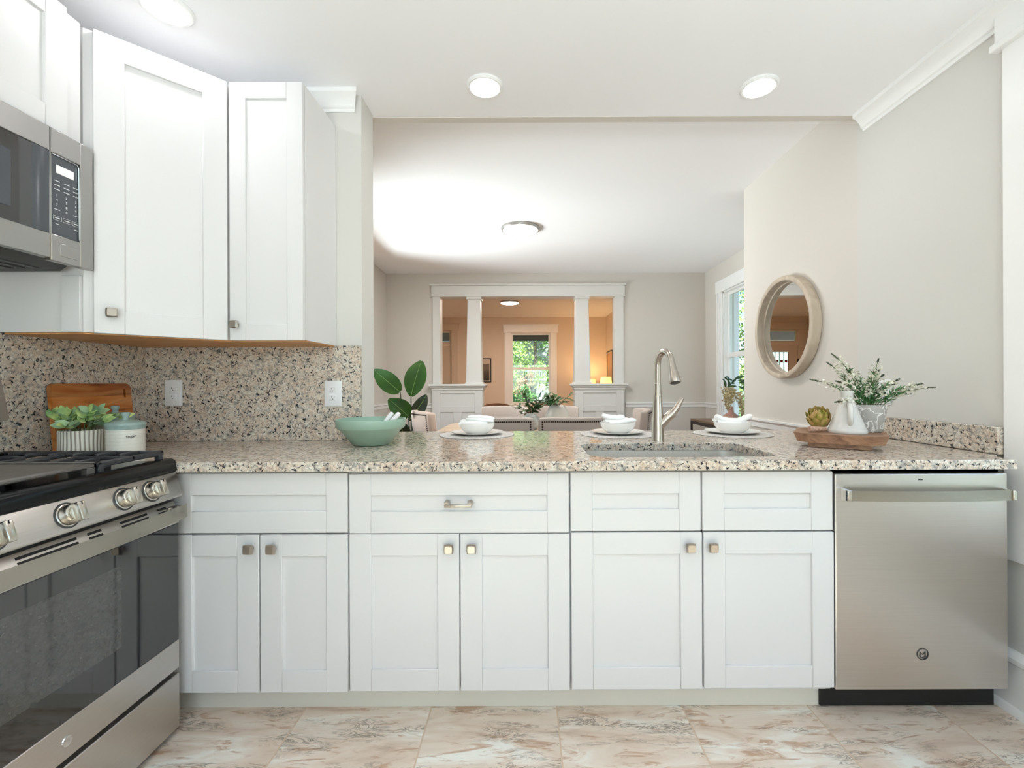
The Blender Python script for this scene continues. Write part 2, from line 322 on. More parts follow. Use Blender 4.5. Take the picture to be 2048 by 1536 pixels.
    def mesh(s, name, m, smooth=True, ang=38):
        me = bpy.data.meshes.new(name); s.bm.to_mesh(me); s.bm.free(); me.materials.append(m)
        if smooth:
            me.shade_smooth(); me.set_sharp_from_angle(angle=R(ang))
        return me
    def build(s, name, m, parent=None, org=None, smooth=True, ang=38, label=None):
        o = Vector(org) if org else Vector((0, 0, 0))
        p = parent
        tot = Vector((0, 0, 0))
        while p is not None: tot += p.location; p = p.parent
        if parent is not None or org: bmesh.ops.translate(s.bm, vec=-(tot+o), verts=s.bm.verts)
        me = s.mesh(name, m, smooth, ang); ob = bpy.data.objects.new(name, me); C.objects.link(ob)
        if parent is not None: ob.parent = parent
        ob.location = o
        if label: ob['label'] = label
        return ob

def tag(o, label, cat, group=None, kind=None):
    o['label'] = label; o['category'] = cat
    if group: o['group'] = group
    if kind: o['kind'] = kind
    return o
def thing(name, label, cat, loc=(0, 0, 0), group=None):
    o = bpy.data.objects.new(name, None); C.objects.link(o); o.location = loc; o.empty_display_size = .05
    return tag(o, label, cat, group)
def struct(name, mb, m, parent=None, label=None, org=None):
    o = mb.build(name, m, parent, org=org, smooth=True, ang=30)
    o['kind'] = 'structure'
    if label: o['label'] = label
    return o
def sroot(name, loc, label=None):
    o = bpy.data.objects.new(name, None); C.objects.link(o); o.location = loc; o['kind'] = 'structure'
    if label: o['label'] = label
    return o
def kids(o): return [c for c in bpy.data.objects if c.parent == o]
def dup(o, loc=None, rz=None, label=None, group=None, parent=None):
    c = o.copy(); C.objects.link(c)
    if parent is not None: c.parent = parent
    if loc is not None: c.location = loc
    if rz is not None: c.rotation_euler[2] = rz
    if label: c['label'] = label
    if group: c['group'] = group
    for ch in kids(o): dup(ch, parent=c)
    return c
def text_mesh(mb, txt, size, mtx, ext=.0004, align='CENTER', bendr=None):
    cu = bpy.data.curves.new('t', 'FONT'); cu.body = txt; cu.size = size; cu.align_x = align; cu.align_y = 'CENTER'; cu.extrude = ext
    ob = bpy.data.objects.new('t', cu); C.objects.link(ob); bpy.context.view_layer.update()
    me = bpy.data.meshes.new_from_object(ob.evaluated_get(bpy.context.evaluated_depsgraph_get()))
    bpy.data.objects.remove(ob); bpy.data.curves.remove(cu)
    tmp = bmesh.new(); tmp.from_mesh(me); bpy.data.meshes.remove(me)
    if bendr:
        for v in tmp.verts:
            a = v.co.x/bendr; rr = bendr+v.co.z; v.co = Vector((rr*math.sin(a), v.co.y, rr*math.cos(a)))
    tmp.transform(mtx); m2 = bpy.data.meshes.new('x'); tmp.to_mesh(m2); tmp.free(); mb.bm.from_mesh(m2); bpy.data.meshes.remove(m2)

# ------------------------------------------------------------------ setting: kitchen
KC, DC = 2.555, 2.722          # ceiling heights
YK, YD, YF = 2.345, 6.35, 10.55
XL, XR = -1.81, 1.752
b = MB(); b.box(-1.95, 1.9, -1.85, 2.34, -.06, 0); struct('floor', b, M['tile'])
b = MB(); b.box(-3.6, 3.0, 2.34, 10.7, -.06, 0); struct('floor', b, M['oakfloor'])
b = MB(); b.box(-1.95, 1.9, -1.85, YK, KC, KC+.06); struct('ceiling', b, M['ceil'])
b = MB(); b.box(-1.95, 1.9, YK, YK+.05, KC-.002, DC+.06); struct('wall_header', b, M['walld'])
b = MB(); b.box(-2.1, 2.66, YK+.05, YD+.08, DC, DC+.06); struct('ceiling', b, M['ceil'])
b = MB(); b.box(-3.2, 2.2, YD+.08, 10.7, DC, DC+.06); struct('ceiling', b, M['ceil'])
b = MB(); b.box(XL-.12, XL, -1.85, 2.33, 0, KC); struct('wall_left', b, M['wallk'])
b = MB(); b.box(XL-.15, -.774, 2.165, 2.33, 0, KC); struct('wall_partition', b, M['wallk'])
# right kitchen wall with the window opening y .66..1.52, z .62..2.36
b = MB(); b.box(XR, XR+.14, -1.85, .66, 0, KC).box(XR, XR+.14, 1.52, YK+.051, 0, KC).box(XR, XR+.14, .66, 1.52, 0, .62).box(XR, XR+.14, .66, 1.52, 2.36, KC); struct('wall_right', b, M['wallk'])
# wall behind the camera with an added wide window x -1.1..1.3, z .7..2.2
b = MB(); b.box(-1.95, -1.1, -1.85, -1.7, 0, KC).box(1.3, 1.9, -1.85, -1.7, 0, KC).box(-1.1, 1.3, -1.85, -1.7, 0, .7).box(-1.1, 1.3, -1.85, -1.7, 2.2, KC); struct('wall_front', b, M['wallk'])

def crown_profile(x, z, sgn, h=.085, p=.062):      # in (across, z), wall at x, room side = sgn
    q = [(0, 0), (.010, 0), (.012, .012), (.020, .018), (.026, .034), (.040, .052), (.052, .060), (p, .066), (p, h), (0, h)]
    return [(x+sgn*a, z-h+c) for a, c in q]
b = MB(); b.prism(crown_profile(XR, KC, -1), 1, -1.7, YK-.004); struct('trim_1', b, M['trim'], label='white crown moulding along the kitchen wall above the dishwasher side')
b = MB(); b.prism(crown_profile(2.165, KC, -1), 0, XL, -.79)
bmesh.ops.recalc_face_normals(b.bm, faces=b.bm.faces[:])
for v in b.bm.verts:
    if v.co.x > -.8: v.co.x = -.776-(.062-(2.165-v.co.y))*.0-(2.165-v.co.y)*(-.0)-.03+(2.165-v.co.y)*.5
struct('trim_2', b, M['trim'], label='short white crown moulding beside the wall cabinets')
# kitchen window on the right wall: casing, apron, sash
w = sroot('window_1', (XR, 1.09, .6), 'white window casing beside the dishwasher wall')
b = MB(); b.box(XR-.017, XR+.002, 1.52, 1.652, .54, 2.40, .002).box(XR-.017, XR+.002, .52, .66, .54, 2.40, .002)
b.box(XR-.017, XR+.002, .66, 1.52, .54, .62, .002).box(XR-.03, XR+.002, .50, 1.668, 2.40, 2.535, .003).box(XR-.042, XR+.002, .49, 1.676, 2.385, 2.41, .003)
struct('casing', b, M['trim'], w)
b = MB(); b.box(XR+.04, XR+.09, .66, .71, .62, 2.36).box(XR+.04, XR+.09, 1.47, 1.52, .62, 2.36).box(XR+.04, XR+.09, .71, 1.47, .62, .68).box(XR+.04, XR+.09, .71, 1.47, 2.31, 2.36).box(XR+.04, XR+.09, .71, 1.47, 1.47, 1.52); struct('sash', b, M['trim'], w)
b = MB(); b.box(XR+.062, XR+.066, .71, 1.47, .68, 2.31); struct('pane', b, M['pane'], w)
w = sroot('added_window_2', (.1, -1.7, .7))  # rear window added to let more light into the kitchen
b = MB()
for x0, x1 in ((-1.1, -1.04), (-.03, .03+.1), (1.24, 1.3)): b.box(x0, x1, -1.78, -1.70, .7, 2.2)
b.box(-1.1, 1.3, -1.78, -1.70, .7, .76).box(-1.1, 1.3, -1.78, -1.70, 2.14, 2.2).box(-1.2, -1.1, -1.70, -1.68, .6, 2.3).box(1.3, 1.4, -1.70, -1.68, .6, 2.3).box(-1.2, 1.4, -1.70, -1.68, 2.2, 2.3).box(-1.2, 1.4, -1.70, -1.66, .6, .7)
struct('frame', b, M['trim'], w)
b = MB(); b.box(-1.04, 1.24, -1.745, -1.741, .76, 2.14); struct('pane', b, M['pane'], w)
# baseboard on the right wall
prof = [(XR, 0), (XR-.036, 0), (XR-.036, .012), (XR-.030, .024), (XR-.022, .028), (XR-.022, .175), (XR-.030, .182), (XR-.030, .198), (XR-.020, .212), (XR-.012, .218), (XR, .218)]
b = MB(); b.prism(prof, 1, -1.7, 1.72); struct('baseboard_right', b, M['trim'])

# ------------------------------------------------------------------ setting: dining room and front room
b = MB(); b.box(-2.07, -1.93, 2.33, 3.6, 0, DC).box(-2.07, -1.93, 5.3, YD, 0, DC).box(-2.07, -1.93, 3.6, 5.3, 0, .65).box(-2.07, -1.93, 3.6, 5.3, 2.34, DC); struct('wall_left', b, M['walld'])
w = sroot('added_window_5', (-1.93, 4.45, .65), 'wide added window on the dining wall, unseen behind the kitchen partition')  # unseen window added to brighten the dining room
b = MB(); b.box(-2.03, -1.98, 3.6, 3.66, .65, 2.34).box(-2.03, -1.98, 5.24, 5.3, .65, 2.34).box(-2.03, -1.98, 4.42, 4.48, .65, 2.34).box(-2.03, -1.98, 3.6, 5.3, .65, .71).box(-2.03, -1.98, 3.6, 5.3, 2.28, 2.34).box(-1.93, -1.91, 3.48, 3.6, .55, 2.46).box(-1.93, -1.91, 5.3, 5.42, .55, 2.46).box(-1.93, -1.91, 3.6, 5.3, 2.34, 2.46).box(-1.93, -1.90, 3.48, 5.42, .55, .65); struct('frame', b, M['trim'], w)
b = MB(); b.box(-2.006, -2.002, 3.66, 5.24, .71, 2.28); struct('pane', b, M['pane'], w)
XW = 2.52
b = MB(); b.box(XR+.004, XR+.15, YK+.05, 3.64, 0, DC).box(XR+.15, XW+.12, 3.50, 3.64, 0, DC); struct('wall_right', b, M['walld'])
by0, by1, bz0, bz1 = 4.30, 5.78, .62, 2.34
b = MB(); b.box(XW, XW+.14, 3.64, by0, 0, DC).box(XW, XW+.14, by1, YD+.05, 0, DC).box(XW, XW+.14, by0, by1, 0, bz0).box(XW, XW+.14, by0, by1, bz1, DC); struct('wall_right', b, M['walld'])
b = MB(); b.box(-3.2, -1.20, YD, YD+.15, 0, DC).box(1.28, 2.66, YD, YD+.15, 0, DC).box(-1.20, 1.28, YD, YD+.15, 2.46, DC); struct('wall_back', b, M['walld'])
w = sroot('window_3', (XW, 5.04, bz0), 'white double-hung window beyond the round mirror')
b = MB(); b.box(XW-.02, XW+.001, by0-.14, by0, bz0-.1, bz1+.02, .003).box(XW-.02, XW+.001, by1, by1+.14, bz0-.1, bz1+.02, .003).box(XW-.03, XW+.001, by0-.17, by1+.17, bz1, bz1+.15, .003).box(XW-.06, XW+.001, by0-.16, by1+.16, bz0-.035, bz0, .003)
b.box(XW-.03, XW-.02, by1+.10, by1+.135, bz0, bz1).box(XW-.03, XW-.02, by1+.03, by1+.06, bz0, bz1); struct('casing', b, M['trim'], w)
b = MB(); b.box(XW+.05, XW+.09, by0, by0+.05, bz0, bz1).box(XW+.05, XW+.09, by1-.05, by1, bz0, bz1).box(XW+.05, XW+.09, by0+.05, by1-.05, bz0, bz0+.07).box(XW+.05, XW+.09, by0+.05, by1-.05, bz1-.05, bz1).box(XW+.035, XW+.088, by0+.001, by1-.021, 1.50, 1.56).box(XW+.001, XW+.05, by1-.02, by1, bz0, bz1).box(XW+.001, XW+.05, by0, by1, bz1-.015, bz1); struct('sash', b, M['trim'], w)
b = MB(); b.box(XW+.068, XW+.072, by0+.05, by1-.05, bz0+.07, bz1-.05); struct('pane', b, M['pane'], w)
# chair rails
def rail_prof(x, sgn): return [(x, .845), (x+sgn*.012, .85), (x+sgn*.014, .885), (x+sgn*.028, .90), (x+sgn*.028, .912), (x, .914)]
b = MB(); b.prism(rail_prof(XR+.004, -1), 1, YK+.06, 3.64); struct('trim_3', b, M['trim'], label='white chair rail on the wall under the round mirror')
b = MB(); b.prism(rail_prof(-1.93, 1), 1, 5.43, YD); struct('trim_4', b, M['trim'], label='white chair rail behind the potted floor plant')
b = MB(); b.prism(rail_prof(YD, -1), 0, -1.93, -1.30).prism(rail_prof(YD, -1), 0, 1.40, XW); struct('trim_5', b, M['trim'], label='white chair rail either side of the columns')
b = MB(); b.prism(rail_prof(XW, -1), 1, by1+.16, YD); struct('trim_6', b, M['trim'], label='short white chair rail beside the dining window')
b = MB(); b.box(-1.93, -1.915, 2.34, YD, 0, .15).box(-1.93, -1.30, YD-.015, YD, 0, .15).box(1.40, XW, YD-.015, YD, 0, .15); struct('baseboard_back', b, M['trim'])
# colonnade
cr = sroot('trim_7', (0, YD, 0), 'white pillared room divider between dining room and front room')
b = MB(); b.box(-1.284, -1.18, YD-.022, YD+.172, 0, 2.40, .003).box(1.256, 1.375, YD-.022, YD+.172, 0, 2.40, .003)
b.box(-1.30, 1.392, YD-.03, YD+.18, 2.40, 2.545, .003).box(-1.325, 1.415, YD-.05, YD+.20, 2.545, 2.575, .006).box(-1.31, 1.40, YD-.04, YD+.19, 2.392, 2.404, .002)
struct('casing', b, M['trimd'], cr)
for x in (-.708, .80):
    b = MB(); y = YD+.075
    def ring(hw, z): return [b.bm.verts.new((x+sx*hw, y+sy*hw, z)) for sx, sy in ((-1, -1), (1, -1), (1, 1), (-1, 1))]
    A = ring(.112, 1.19); B = ring(.088, 2.37)
    b.bm.faces.new(A[::-1]); b.bm.faces.new(B)
    for i in range(4): b.bm.faces.new((A[i], A[(i+1) % 4], B[(i+1) % 4], B[i]))
    b._bev(A+B, .006, 1)
    b.box(x-.125, x+.125, y-.125, y+.125, 1.175, 1.205, .008).box(x-.105, x+.105, y-.105, y+.105, 2.355, 2.40, .008)
    struct('column', b, M['trimd'], cr)
for x0, x1 in ((-1.284, -.588), (.69, 1.375)):
    b = MB(); y0, y1 = YD-.06, YD+.21
    b.box(x0+.0, x1-.0, y0+.012, y1-.012, 0, 1.12)
    for s_ in (0, 1):
        ya, yb = (y0, y0+.013) if s_ == 0 else (y1-.013, y1)
        xm = (x0+x1)/2
        b.box(x0, x0+.11, ya, yb, 0, 1.12, .003).box(x1-.11, x1, ya, yb, 0, 1.12, .003).box(x0+.11, x1-.11, ya, yb, 1.05, 1.12, .003).box(x0+.11, x1-.11, ya, yb, .79, .875, .003).box(x0+.11, x1-.11, ya, yb, 0, .20, .003).box(xm-.06, xm+.06, ya, yb, .2, .79, .003)
    b.box(x0-.01, x1+.01, y0-.012, y1+.012, 1.095, 1.13, .004).box(x0-.03, x1+.03, y0-.03, y1+.03, 1.13, 1.15, .006).box(x0-.045, x1+.045, y0-.045, y1+.045, 1.15, 1.182, .006)
    struct('pedestal', b, M['trimd'], cr)
# front room shell
wx0, wx1, wz0, wz1 = -.33, .60, .70, 2.36
dx0, dx1, dz1, tz0, tz1 = -2.86, -1.70, 2.06, 2.13, 2.42
b = MB(); b.box(-3.2, dx0, YF, YF+.15, 0, DC).box(dx1, wx0, YF, YF+.15, 0, DC).box(wx1, 2.2, YF, YF+.15, 0, DC).box(wx0, wx1, YF, YF+.15, 0, wz0).box(wx0, wx1, YF, YF+.15, wz1, DC).box(dx0, dx1, YF, YF+.15, dz1-.001, tz0+.001).box(dx0, dx1, YF, YF+.15, tz1, DC)
struct('wall_back', b, M['wallf'])
b = MB(); b.box(1.88, 2.02, YD+.15, YF+.15, 0, DC); struct('wall_right', b, M['wallf'])
b = MB(); b.box(-3.2, -3.06, YD+.15, YF+.15, 0, DC); struct('wall_left', b, M['wallf'])
w = sroot('window_4', ((wx0+wx1)/2, YF, wz0), 'double-hung window seen through the columns')
b = MB(); b.box(wx0-.14, wx0, YF-.025, YF+.001, wz0-.1, wz1+.03, .003).box(wx1, wx1+.14, YF-.025, YF+.001, wz0-.1, wz1+.03, .003).box(wx0-.17, wx1+.17, YF-.035, YF+.001, wz1, wz1+.17, .003).box(wx0-.19, wx1+.19, YF-.055, YF+.001, wz1+.17, wz1+.195, .003).box(wx0-.17, wx1+.17, YF-.06, YF+.001, wz0-.03, wz0, .003); struct('casing', b, M['trim'], w)
b = MB(); b.box(wx0, wx0+.05, YF+.03, YF+.08, wz0, wz1).box(wx1-.05, wx1, YF+.03, YF+.08, wz0, wz1).box(wx0+.05, wx1-.05, YF+.03, YF+.08, wz0, wz0+.06).box(wx0+.05, wx1-.05, YF+.03, YF+.08, wz1-.04, wz1).box(wx0+.001, wx1-.001, YF+.02, YF+.078, 1.515, 1.565); struct('sash', b, M['trim'], w)
b = MB(); b.box(wx0+.05, wx1-.05, YF+.05, YF+.054, wz0+.06, wz1-.04); struct('pane', b, M['pane'], w)
d = sroot('door_1', (dx1, YF, 0), 'front door with leaded glass, seen past the columns and in the round mirror')
b = MB(); b.box(dx0-.14, dx0, YF-.025, YF+.001, 0, tz1+.03, .003).box(dx1, dx1+.14, YF-.025, YF+.001, 0, tz1+.03, .003).box(dx0-.17, dx1+.17, YF-.035, YF+.001, tz1, tz1+.15, .003).box(dx0-.19, dx1+.19, YF-.05, YF+.001, tz1+.15, tz1+.175, .003)
struct('casing', b, M['doorpaint'], d)
gx0, gx1, gz0, gz1 = dx0+.22, dx1-.22, .98, 1.90
b = MB(); b.box(dx0+.01, gx0, YF+.02, YF+.065, .01, dz1).box(gx1, dx1-.01, YF+.02, YF+.065, .01, dz1).box(gx0, gx1, YF+.02, YF+.065, .01, gz0).box(gx0, gx1, YF+.02, YF+.065, gz1, dz1); struct('slab', b, M['doorpaint'], d)
b = MB(); b.box(dx0+.0, dx0+.05, YF+.03, YF+.08, tz0, tz1).box(dx1-.05, dx1, YF+.03, YF+.08, tz0, tz1).box(dx0+.05, dx1-.05, YF+.03, YF+.08, tz0, tz0+.04).box(dx0+.05, dx1-.05, YF+.03, YF+.08, tz1-.04, tz1); struct('transom_frame', b, M['doorpaint'], d)
b = MB(); b.box(dx0+.05, dx1-.05, YF+.05, YF+.054, tz0+.04, tz1-.04); struct('transom_pane', b, M['pane'], d)
b = MB(); b.box(gx0, gx1, YF+.04, YF+.044, gz0, gz1); struct('leaded_pane', b, M['palglass'], d)
b = MB(); nx = 7
for i in range(nx+1): x = gx0+(gx1-gx0)*i/nx; b.box(x-.006, x+.006, YF+.036, YF+.048, gz0, gz1)
for z in (gz0+.02, gz0+.28, gz0+.33, gz1-.19, gz1-.24, gz1-.02): b.box(gx0, gx1, YF+.036, YF+.048, z-.006, z+.006)
struct('lead_lines', b, M['lead'], d)
b = MB()
for i in range(1, nx, 2): x = gx0+(gx1-gx0)*(i)/nx; b.box(x+.006, x+(gx1-gx0)/nx-.006, YF+.037, YF+.047, gz0+.286, gz0+.324)
for i in range(nx): x = gx0+(gx1-gx0)*(i+.5)/nx; b.box(x-.03, x+.03, YF+.037, YF+.047, gz1-.234, gz1-.196)
struct('red_glass', b, M['redglass'], d)
b = MB(); b.box(dx0-.01, dx0+.02, YF+.0, YF+.02, 1.62, 1.74).box(dx0-.01, dx0+.02, YF+.0, YF+.02, .3, .42); struct('hinge', b, M['hinge'], d)

# ------------------------------------------------------------------ ceiling lamps
def recessed(x, y, z, r, label, lens, group, rim='trim', drop=.012, rimw=.016):
    t = thing('ceiling_light', label, 'ceiling light', (x, y, z), group)
    b = MB(); b.lathe([(r+rimw, 0), (r+rimw, -drop*.5), (r+rimw*.6, -drop), (r, -drop), (r-.001, -drop*.4), (r-.001, 0)], (x, y, z), 40); b.build('rim', M[rim], t)
    b = MB(); b.lathe([(0, -drop*1.5), (r*.5, -drop*1.38), (r*.85, -drop*1.12), (r-.001, -drop*.9), (r-.001, -.001), (0, -.001)], (x, y, z), 40); b.build('lens', M[lens], t, label='glowing white lens')
kg = 'recessed lights in the kitchen ceiling'
recessed(-.18, 2.10, KC, .068, 'round white recessed light above the middle of the peninsula counter', 'lens', kg)
recessed(1.09, 2.11, KC, .068, 'round white recessed light in the ceiling above the wood tray end of the counter', 'lens', kg)
recessed(-1.30, 1.66, KC, .068, 'round white recessed light in front of the corner wall cabinet', 'lens', kg)
for x, y in ((-.9, .1), (.9, .1)): recessed(x, y, KC, .068, 'added round white recessed light over the kitchen floor, unseen behind the viewpoint', 'lens', kg)  # extra lamps added out of view for brightness
recessed(-.04, 4.50, DC, .172, 'large round flush light on the dining room ceiling', 'lensd', None, 'disc', .028, .018)
recessed(-.28, 8.55, DC, .165, 'large round flush light on the front room ceiling beyond the columns', 'lensf', None, 'disc', .028, .018)

# ------------------------------------------------------------------ cabinets
def shaker(w_, h_, fr=.076, th=.020, rec=.009):       # local: x 0..w, front face y=0 (facing -y), z 0..h
    b = MB()
    b.box(0, fr, 0, th, 0, h_, .0022).box(w_-fr, w_, 0, th, 0, h_, .0022)
    b.box(fr-.0005, w_-fr+.0005, .0004, th, 0, fr, .0016).box(fr-.0005, w_-fr+.0005, .0004, th, h_-fr, h_, .0016)
    b.box(fr-.004, w_-fr+.004, rec, th-.002, fr-.004, h_-fr+.004)
    return b
def knob_mb():                                         # local: y<0 outwards
    b = MB(); b.lathe([(0, 0), (.009, 0), (.007, .010), (.0065, .016), (0, .016)], (0, 0, 0), 14, Matrix.Rotation(R(90), 4, 'X'))
    def ring(hw, y, bulge):
        pts = []
        for i in range(4):
            c = [(-1, -1), (1, -1), (1, 1), (-1, 1)][i]; n_ = [(-1, -1), (1, -1), (1, 1), (-1, 1)][(i+1) % 4]
            for t in (0, .25, .5, .75):
                px = c[0]+(n_[0]-c[0])*t; pz = c[1]+(n_[1]-c[1])*t; f = 1+bulge*math.sin(PI*t)
                pts.append(b.bm.verts.new((px*hw*(f if abs(px) > .99 else 1), y, pz*hw*(f if abs(pz) > .99 else 1))))
        return pts
    rs = [ring(.010, -.015, .1), ring(.0150, -.019, .1), ring(.0155, -.023, .1), ring(.0115, -.030, .1)]
    fs = [b.bm.faces.new(rs[0]), b.bm.faces.new(rs[-1][::-1])]
    for A, B in zip(rs, rs[1:]):
        for i in range(16): fs.append(b.bm.faces.new((A[i], A[(i+1) % 16], B[(i+1) % 16], B[i])))
    bmesh.ops.recalc_face_normals(b.bm, faces=fs); return b
def add_front(parent, name, m4, w_, h_, knob=None, handle=False, **kw):
    b = shaker(w_, h_, **kw); b.xf(m4); f = b.build(name, M['white'], parent)
    if knob:
        k = knob_mb(); k.xf(m4 @ Matrix.Translation((knob[0], 0, knob[1]))); k.build('knob', M['nickel'], f, ang=25, label='square brushed nickel knob')
    if handle:
        k = MB(); cx, cz = w_/2, h_/2+.002
        k.box(cx-.047, cx+.047, -.030, -.020, cz-.010, cz+.002, .003, 2)
        for s_ in (-1, 1): k.lathe([(0, 0), (.011, 0), (.009, .008), (.008, .026), (0, .026)], (cx+s_*.040, 0, cz), 14, Matrix.Rotation(R(90), 4, 'X'))
        k.xf(m4); k.build('pull', M['nickel'], f, label='small brushed nickel bar pull')
    return f
YDOOR = 1.583
def zy(y, s=575.0): return EYE-(y-768)/s
def px(x, s=575.0): return (x-1050)/s
T = lambda x, y, z: Matrix.Translation((x, y, z))
def base_cabinet(x0, x1, label, drawers, doors):
    t = thing('base_cabinet', label, 'cabinet', ((x0+x1)/2, 1.9, .095), 'white base cabinets')
    b = MB(); b.box(x0, x0+.018, YDOOR+.021, 2.14, .10, .878, .001).box(x1-.018, x1, YDOOR+.021, 2.14, .10, .878, .001).box(x0+.017, x1-.017, YDOOR+.021, 2.14, .10, .118).box(x0+.017, x1-.017, 2.125, 2.14, .118, .878)
    b.box(x0+.017, x1-.017, YDOOR+.021, YDOOR+.04, .118, .14).box(x0+.017, x1-.017, YDOOR+.021, YDOOR+.04, .645, .678).box(x0+.017, x1-.017, YDOOR+.021, YDOOR+.04, .85, .878).box(x0+.017, x1-.017, YDOOR+.021, YDOOR+.025, .118, .85); b.build('body', M['white'], t)
    for a, c, z0, z1, nm, kw in drawers: add_front(t, nm, T(a, YDOOR, z0), c-a, z1-z0, **kw)
    for a, c, z0, z1, kn in doors: add_front(t, 'door', T(a, YDOOR, z0), c-a, z1-z0, knob=(kn-a, .612-z0))
z1a, z0a, z1d, z0d = zy(945), zy(1064.5), zy(1068), zy(1384)
base_cabinet(-1.2405, -.617, 'white shaker base cabinet next to the gas range', [(-1.238, -.619, z0a, z1a, 'drawer', {})],
             [(-1.238, px(516), z0d, z1d, px(487, 590)), (px(518.5), -.619, z0d, z1d, px(533, 590))])
base_cabinet(-.6155, .1535, 'white shaker base cabinet with one bar pull on its wide drawer', [(px(697), px(1137), zy(1066), zy(947), 'drawer', dict(handle=True))],
             [(px(697), px(917), zy(1382), zy(1067.5), px(894, 590)), (px(919), px(1138), zy(1382), zy(1068), px(940, 590))])
base_cabinet(.155, 1.073, 'white shaker sink base cabinet beside the dishwasher', [(px(1140), px(1401), zy(1063), zy(945), 'drawer_front', {}), (px(1404), px(1665), zy(1063), zy(945), 'drawer_front', {})],
             [(px(1141), px(1403), zy(1380), zy(1066), px(1385, 590)), (px(1406), px(1667), zy(1378), zy(1066), px(1431, 590))])
b = MB(); b.box(-1.31, px(1635, 547), 1.664, 1.68, 0, .094, .001); tag(b.build('toe_kick_board', M['toe'], org=(0, 1.67, 0)), 'long pale toe-kick board under the white base cabinets', 'toe kick')

# granite countertop with sink cut-out
ZC, TC = .914, .032
sx0, sx1, sy0, sy1 = .238, .925, 1.636, 2.018
def rounded(x0, x1, y0, y1, r, n=6):
    pts = []
    for cx, cy, a0 in ((x1-r, y0+r, -90), (x1-r, y1-r, 0), (x0+r, y1-r, 90), (x0+r, y0+r, 180)):
        for i in range(n+1):
            a = R(a0+90*i/n); pts.append((cx+r*math.cos(a), cy+r*math.sin(a)))
    return pts
b = MB(); YE = 1.548
outer = [(-1.79, YE), (-1.225, YE), (1.672, YE), (1.672, 1.656), (1.716, 1.656), (1.716, YK-.05), (1.70, 2.556), (-.772, 2.556), (-.772, 2.148), (-1.79, 2.148)]
hole = rounded(sx0, sx1, sy0, sy1, .07)
bo = [b.bm.verts.new((x, y, ZC)) for x, y in outer]; bh = [b.bm.verts.new((x, y, ZC)) for x, y in hole]
es = [b.bm.edges.new((bo[i], bo[(i+1) % len(bo)])) for i in range(len(bo))] + [b.bm.edges.new((bh[i], bh[(i+1) % len(bh)])) for i in range(len(bh))]
res = bmesh.ops.triangle_fill(b.bm, use_beauty=True, use_dissolve=False, edges=es)
fs = [f for f in b.bm.faces]
for f in fs:
    if f.normal.z < 0: f.normal_flip()
ext = bmesh.ops.extrude_face_region(b.bm, geom=fs)
bmesh.ops.translate(b.bm, vec=(0, 0, -TC), verts=[g for g in ext['geom'] if isinstance(g, bmesh.types.BMVert)])
bmesh.ops.recalc_face_normals(b.bm, faces=b.bm.faces[:])
be = [e for e in b.bm.edges if len(e.link_faces) == 2 and all(abs(v.co.z-ZC) < 1e-5 for v in e.verts) and abs(e.link_faces[0].normal.z-e.link_faces[1].normal.z) > .5]
bmesh.ops.bevel(b.bm, geom=be, offset=.004, segments=2, affect='EDGES', profile=.5)
ct = tag(b.build('countertop', M['granite'], org=(0, 2.0, ZC-TC), smooth=False), 'long polished granite countertop with the sink cut into it', 'countertop')
b = MB(); b.box(-1.7895, -.776, 2.146, 2.164, ZC+.001, 1.362)
tag(b.build('backsplash', M['granite'], org=(-1.28, 2.155, ZC)), 'granite backsplash slab with two white outlets', 'backsplash')
b = MB(); b.box(XL+.001, XL+.0205, .79, 2.1458, ZC-.02, 1.359)
tag(b.build('backsplash', M['granite'], org=(XL+.01, 1.7, ZC)), 'granite backsplash slab behind the cutting board and gas range', 'backsplash')
b = MB(); b.box(1.718, XR-.001, 1.655, 2.36, ZC+.001, 1.014, .002)
tag(b.build('backsplash', M['granite'], org=(1.73, 2.0, ZC)), 'low granite upstand beside the wood tray', 'backsplash')

# sink and faucet
t = thing('kitchen_sink', 'undermount stainless steel sink in the granite counter', 'sink', (.58, 1.83, .68))
b = MB(); o_ = rounded(sx0-.012, sx1+.012, sy0-.012, sy1+.012, .075); i_ = rounded(sx0+.004, sx1-.004, sy0+.004, sy1-.004, .07); f_ = rounded(sx0+.03, sx1-.03, sy0+.03, sy1-.03, .06)
rings = [[b.bm.verts.new((x, y, z)) for x, y in pts] for pts, z in ((o_, .8815), (i_, .8815), (i_, .72), (f_, .692), (rounded(sx0+.30, sx1-.30, sy0+.15, sy1-.15, .03), .688))]
for A, B in zip(rings, rings[1:]):
    for i in range(len(A)): b.bm.faces.new((A[i], A[(i+1) % len(A)], B[(i+1) % len(A)], B[i]))
b.bm.faces.new(rings[-1]); bmesh.ops.recalc_face_normals(b.bm, faces=b.bm.faces[:])
if rings[-1][0].link_faces[0].normal.z < 0: bmesh.ops.reverse_faces(b.bm, faces=b.bm.faces[:])
b.build('basin', M['sinksteel'], t)
b = MB(); b.lathe([(0, .691), (.04, .691), (.043, .689), (.02, .6895), (0, .6895)], (.58, 1.83, 0), 24); b.build('drain', M['chrome'], t)
fx, fy = .612, 2.10
t = thing('kitchen_faucet', 'brushed nickel gooseneck pull-down faucet with side lever', 'faucet', (fx, fy, ZC))
b = MB(); b.lathe([(0, 0), (.0285, 0), (.0285, .004), (.0275, .01), (.027, .06), (.0225, .15), (.0165, .235), (.0155, .262), (0, .262)], (fx, fy, ZC), 28); b.build('body', M['nickel'], t)
d_ = Vector((.20, -.98, 0)); rr = .062; pts = [Vector((fx, fy, ZC+.2635))]; pts.append(Vector((fx, fy, ZC+.31))); c0 = Vector((fx, fy, ZC+.345))+d_*rr
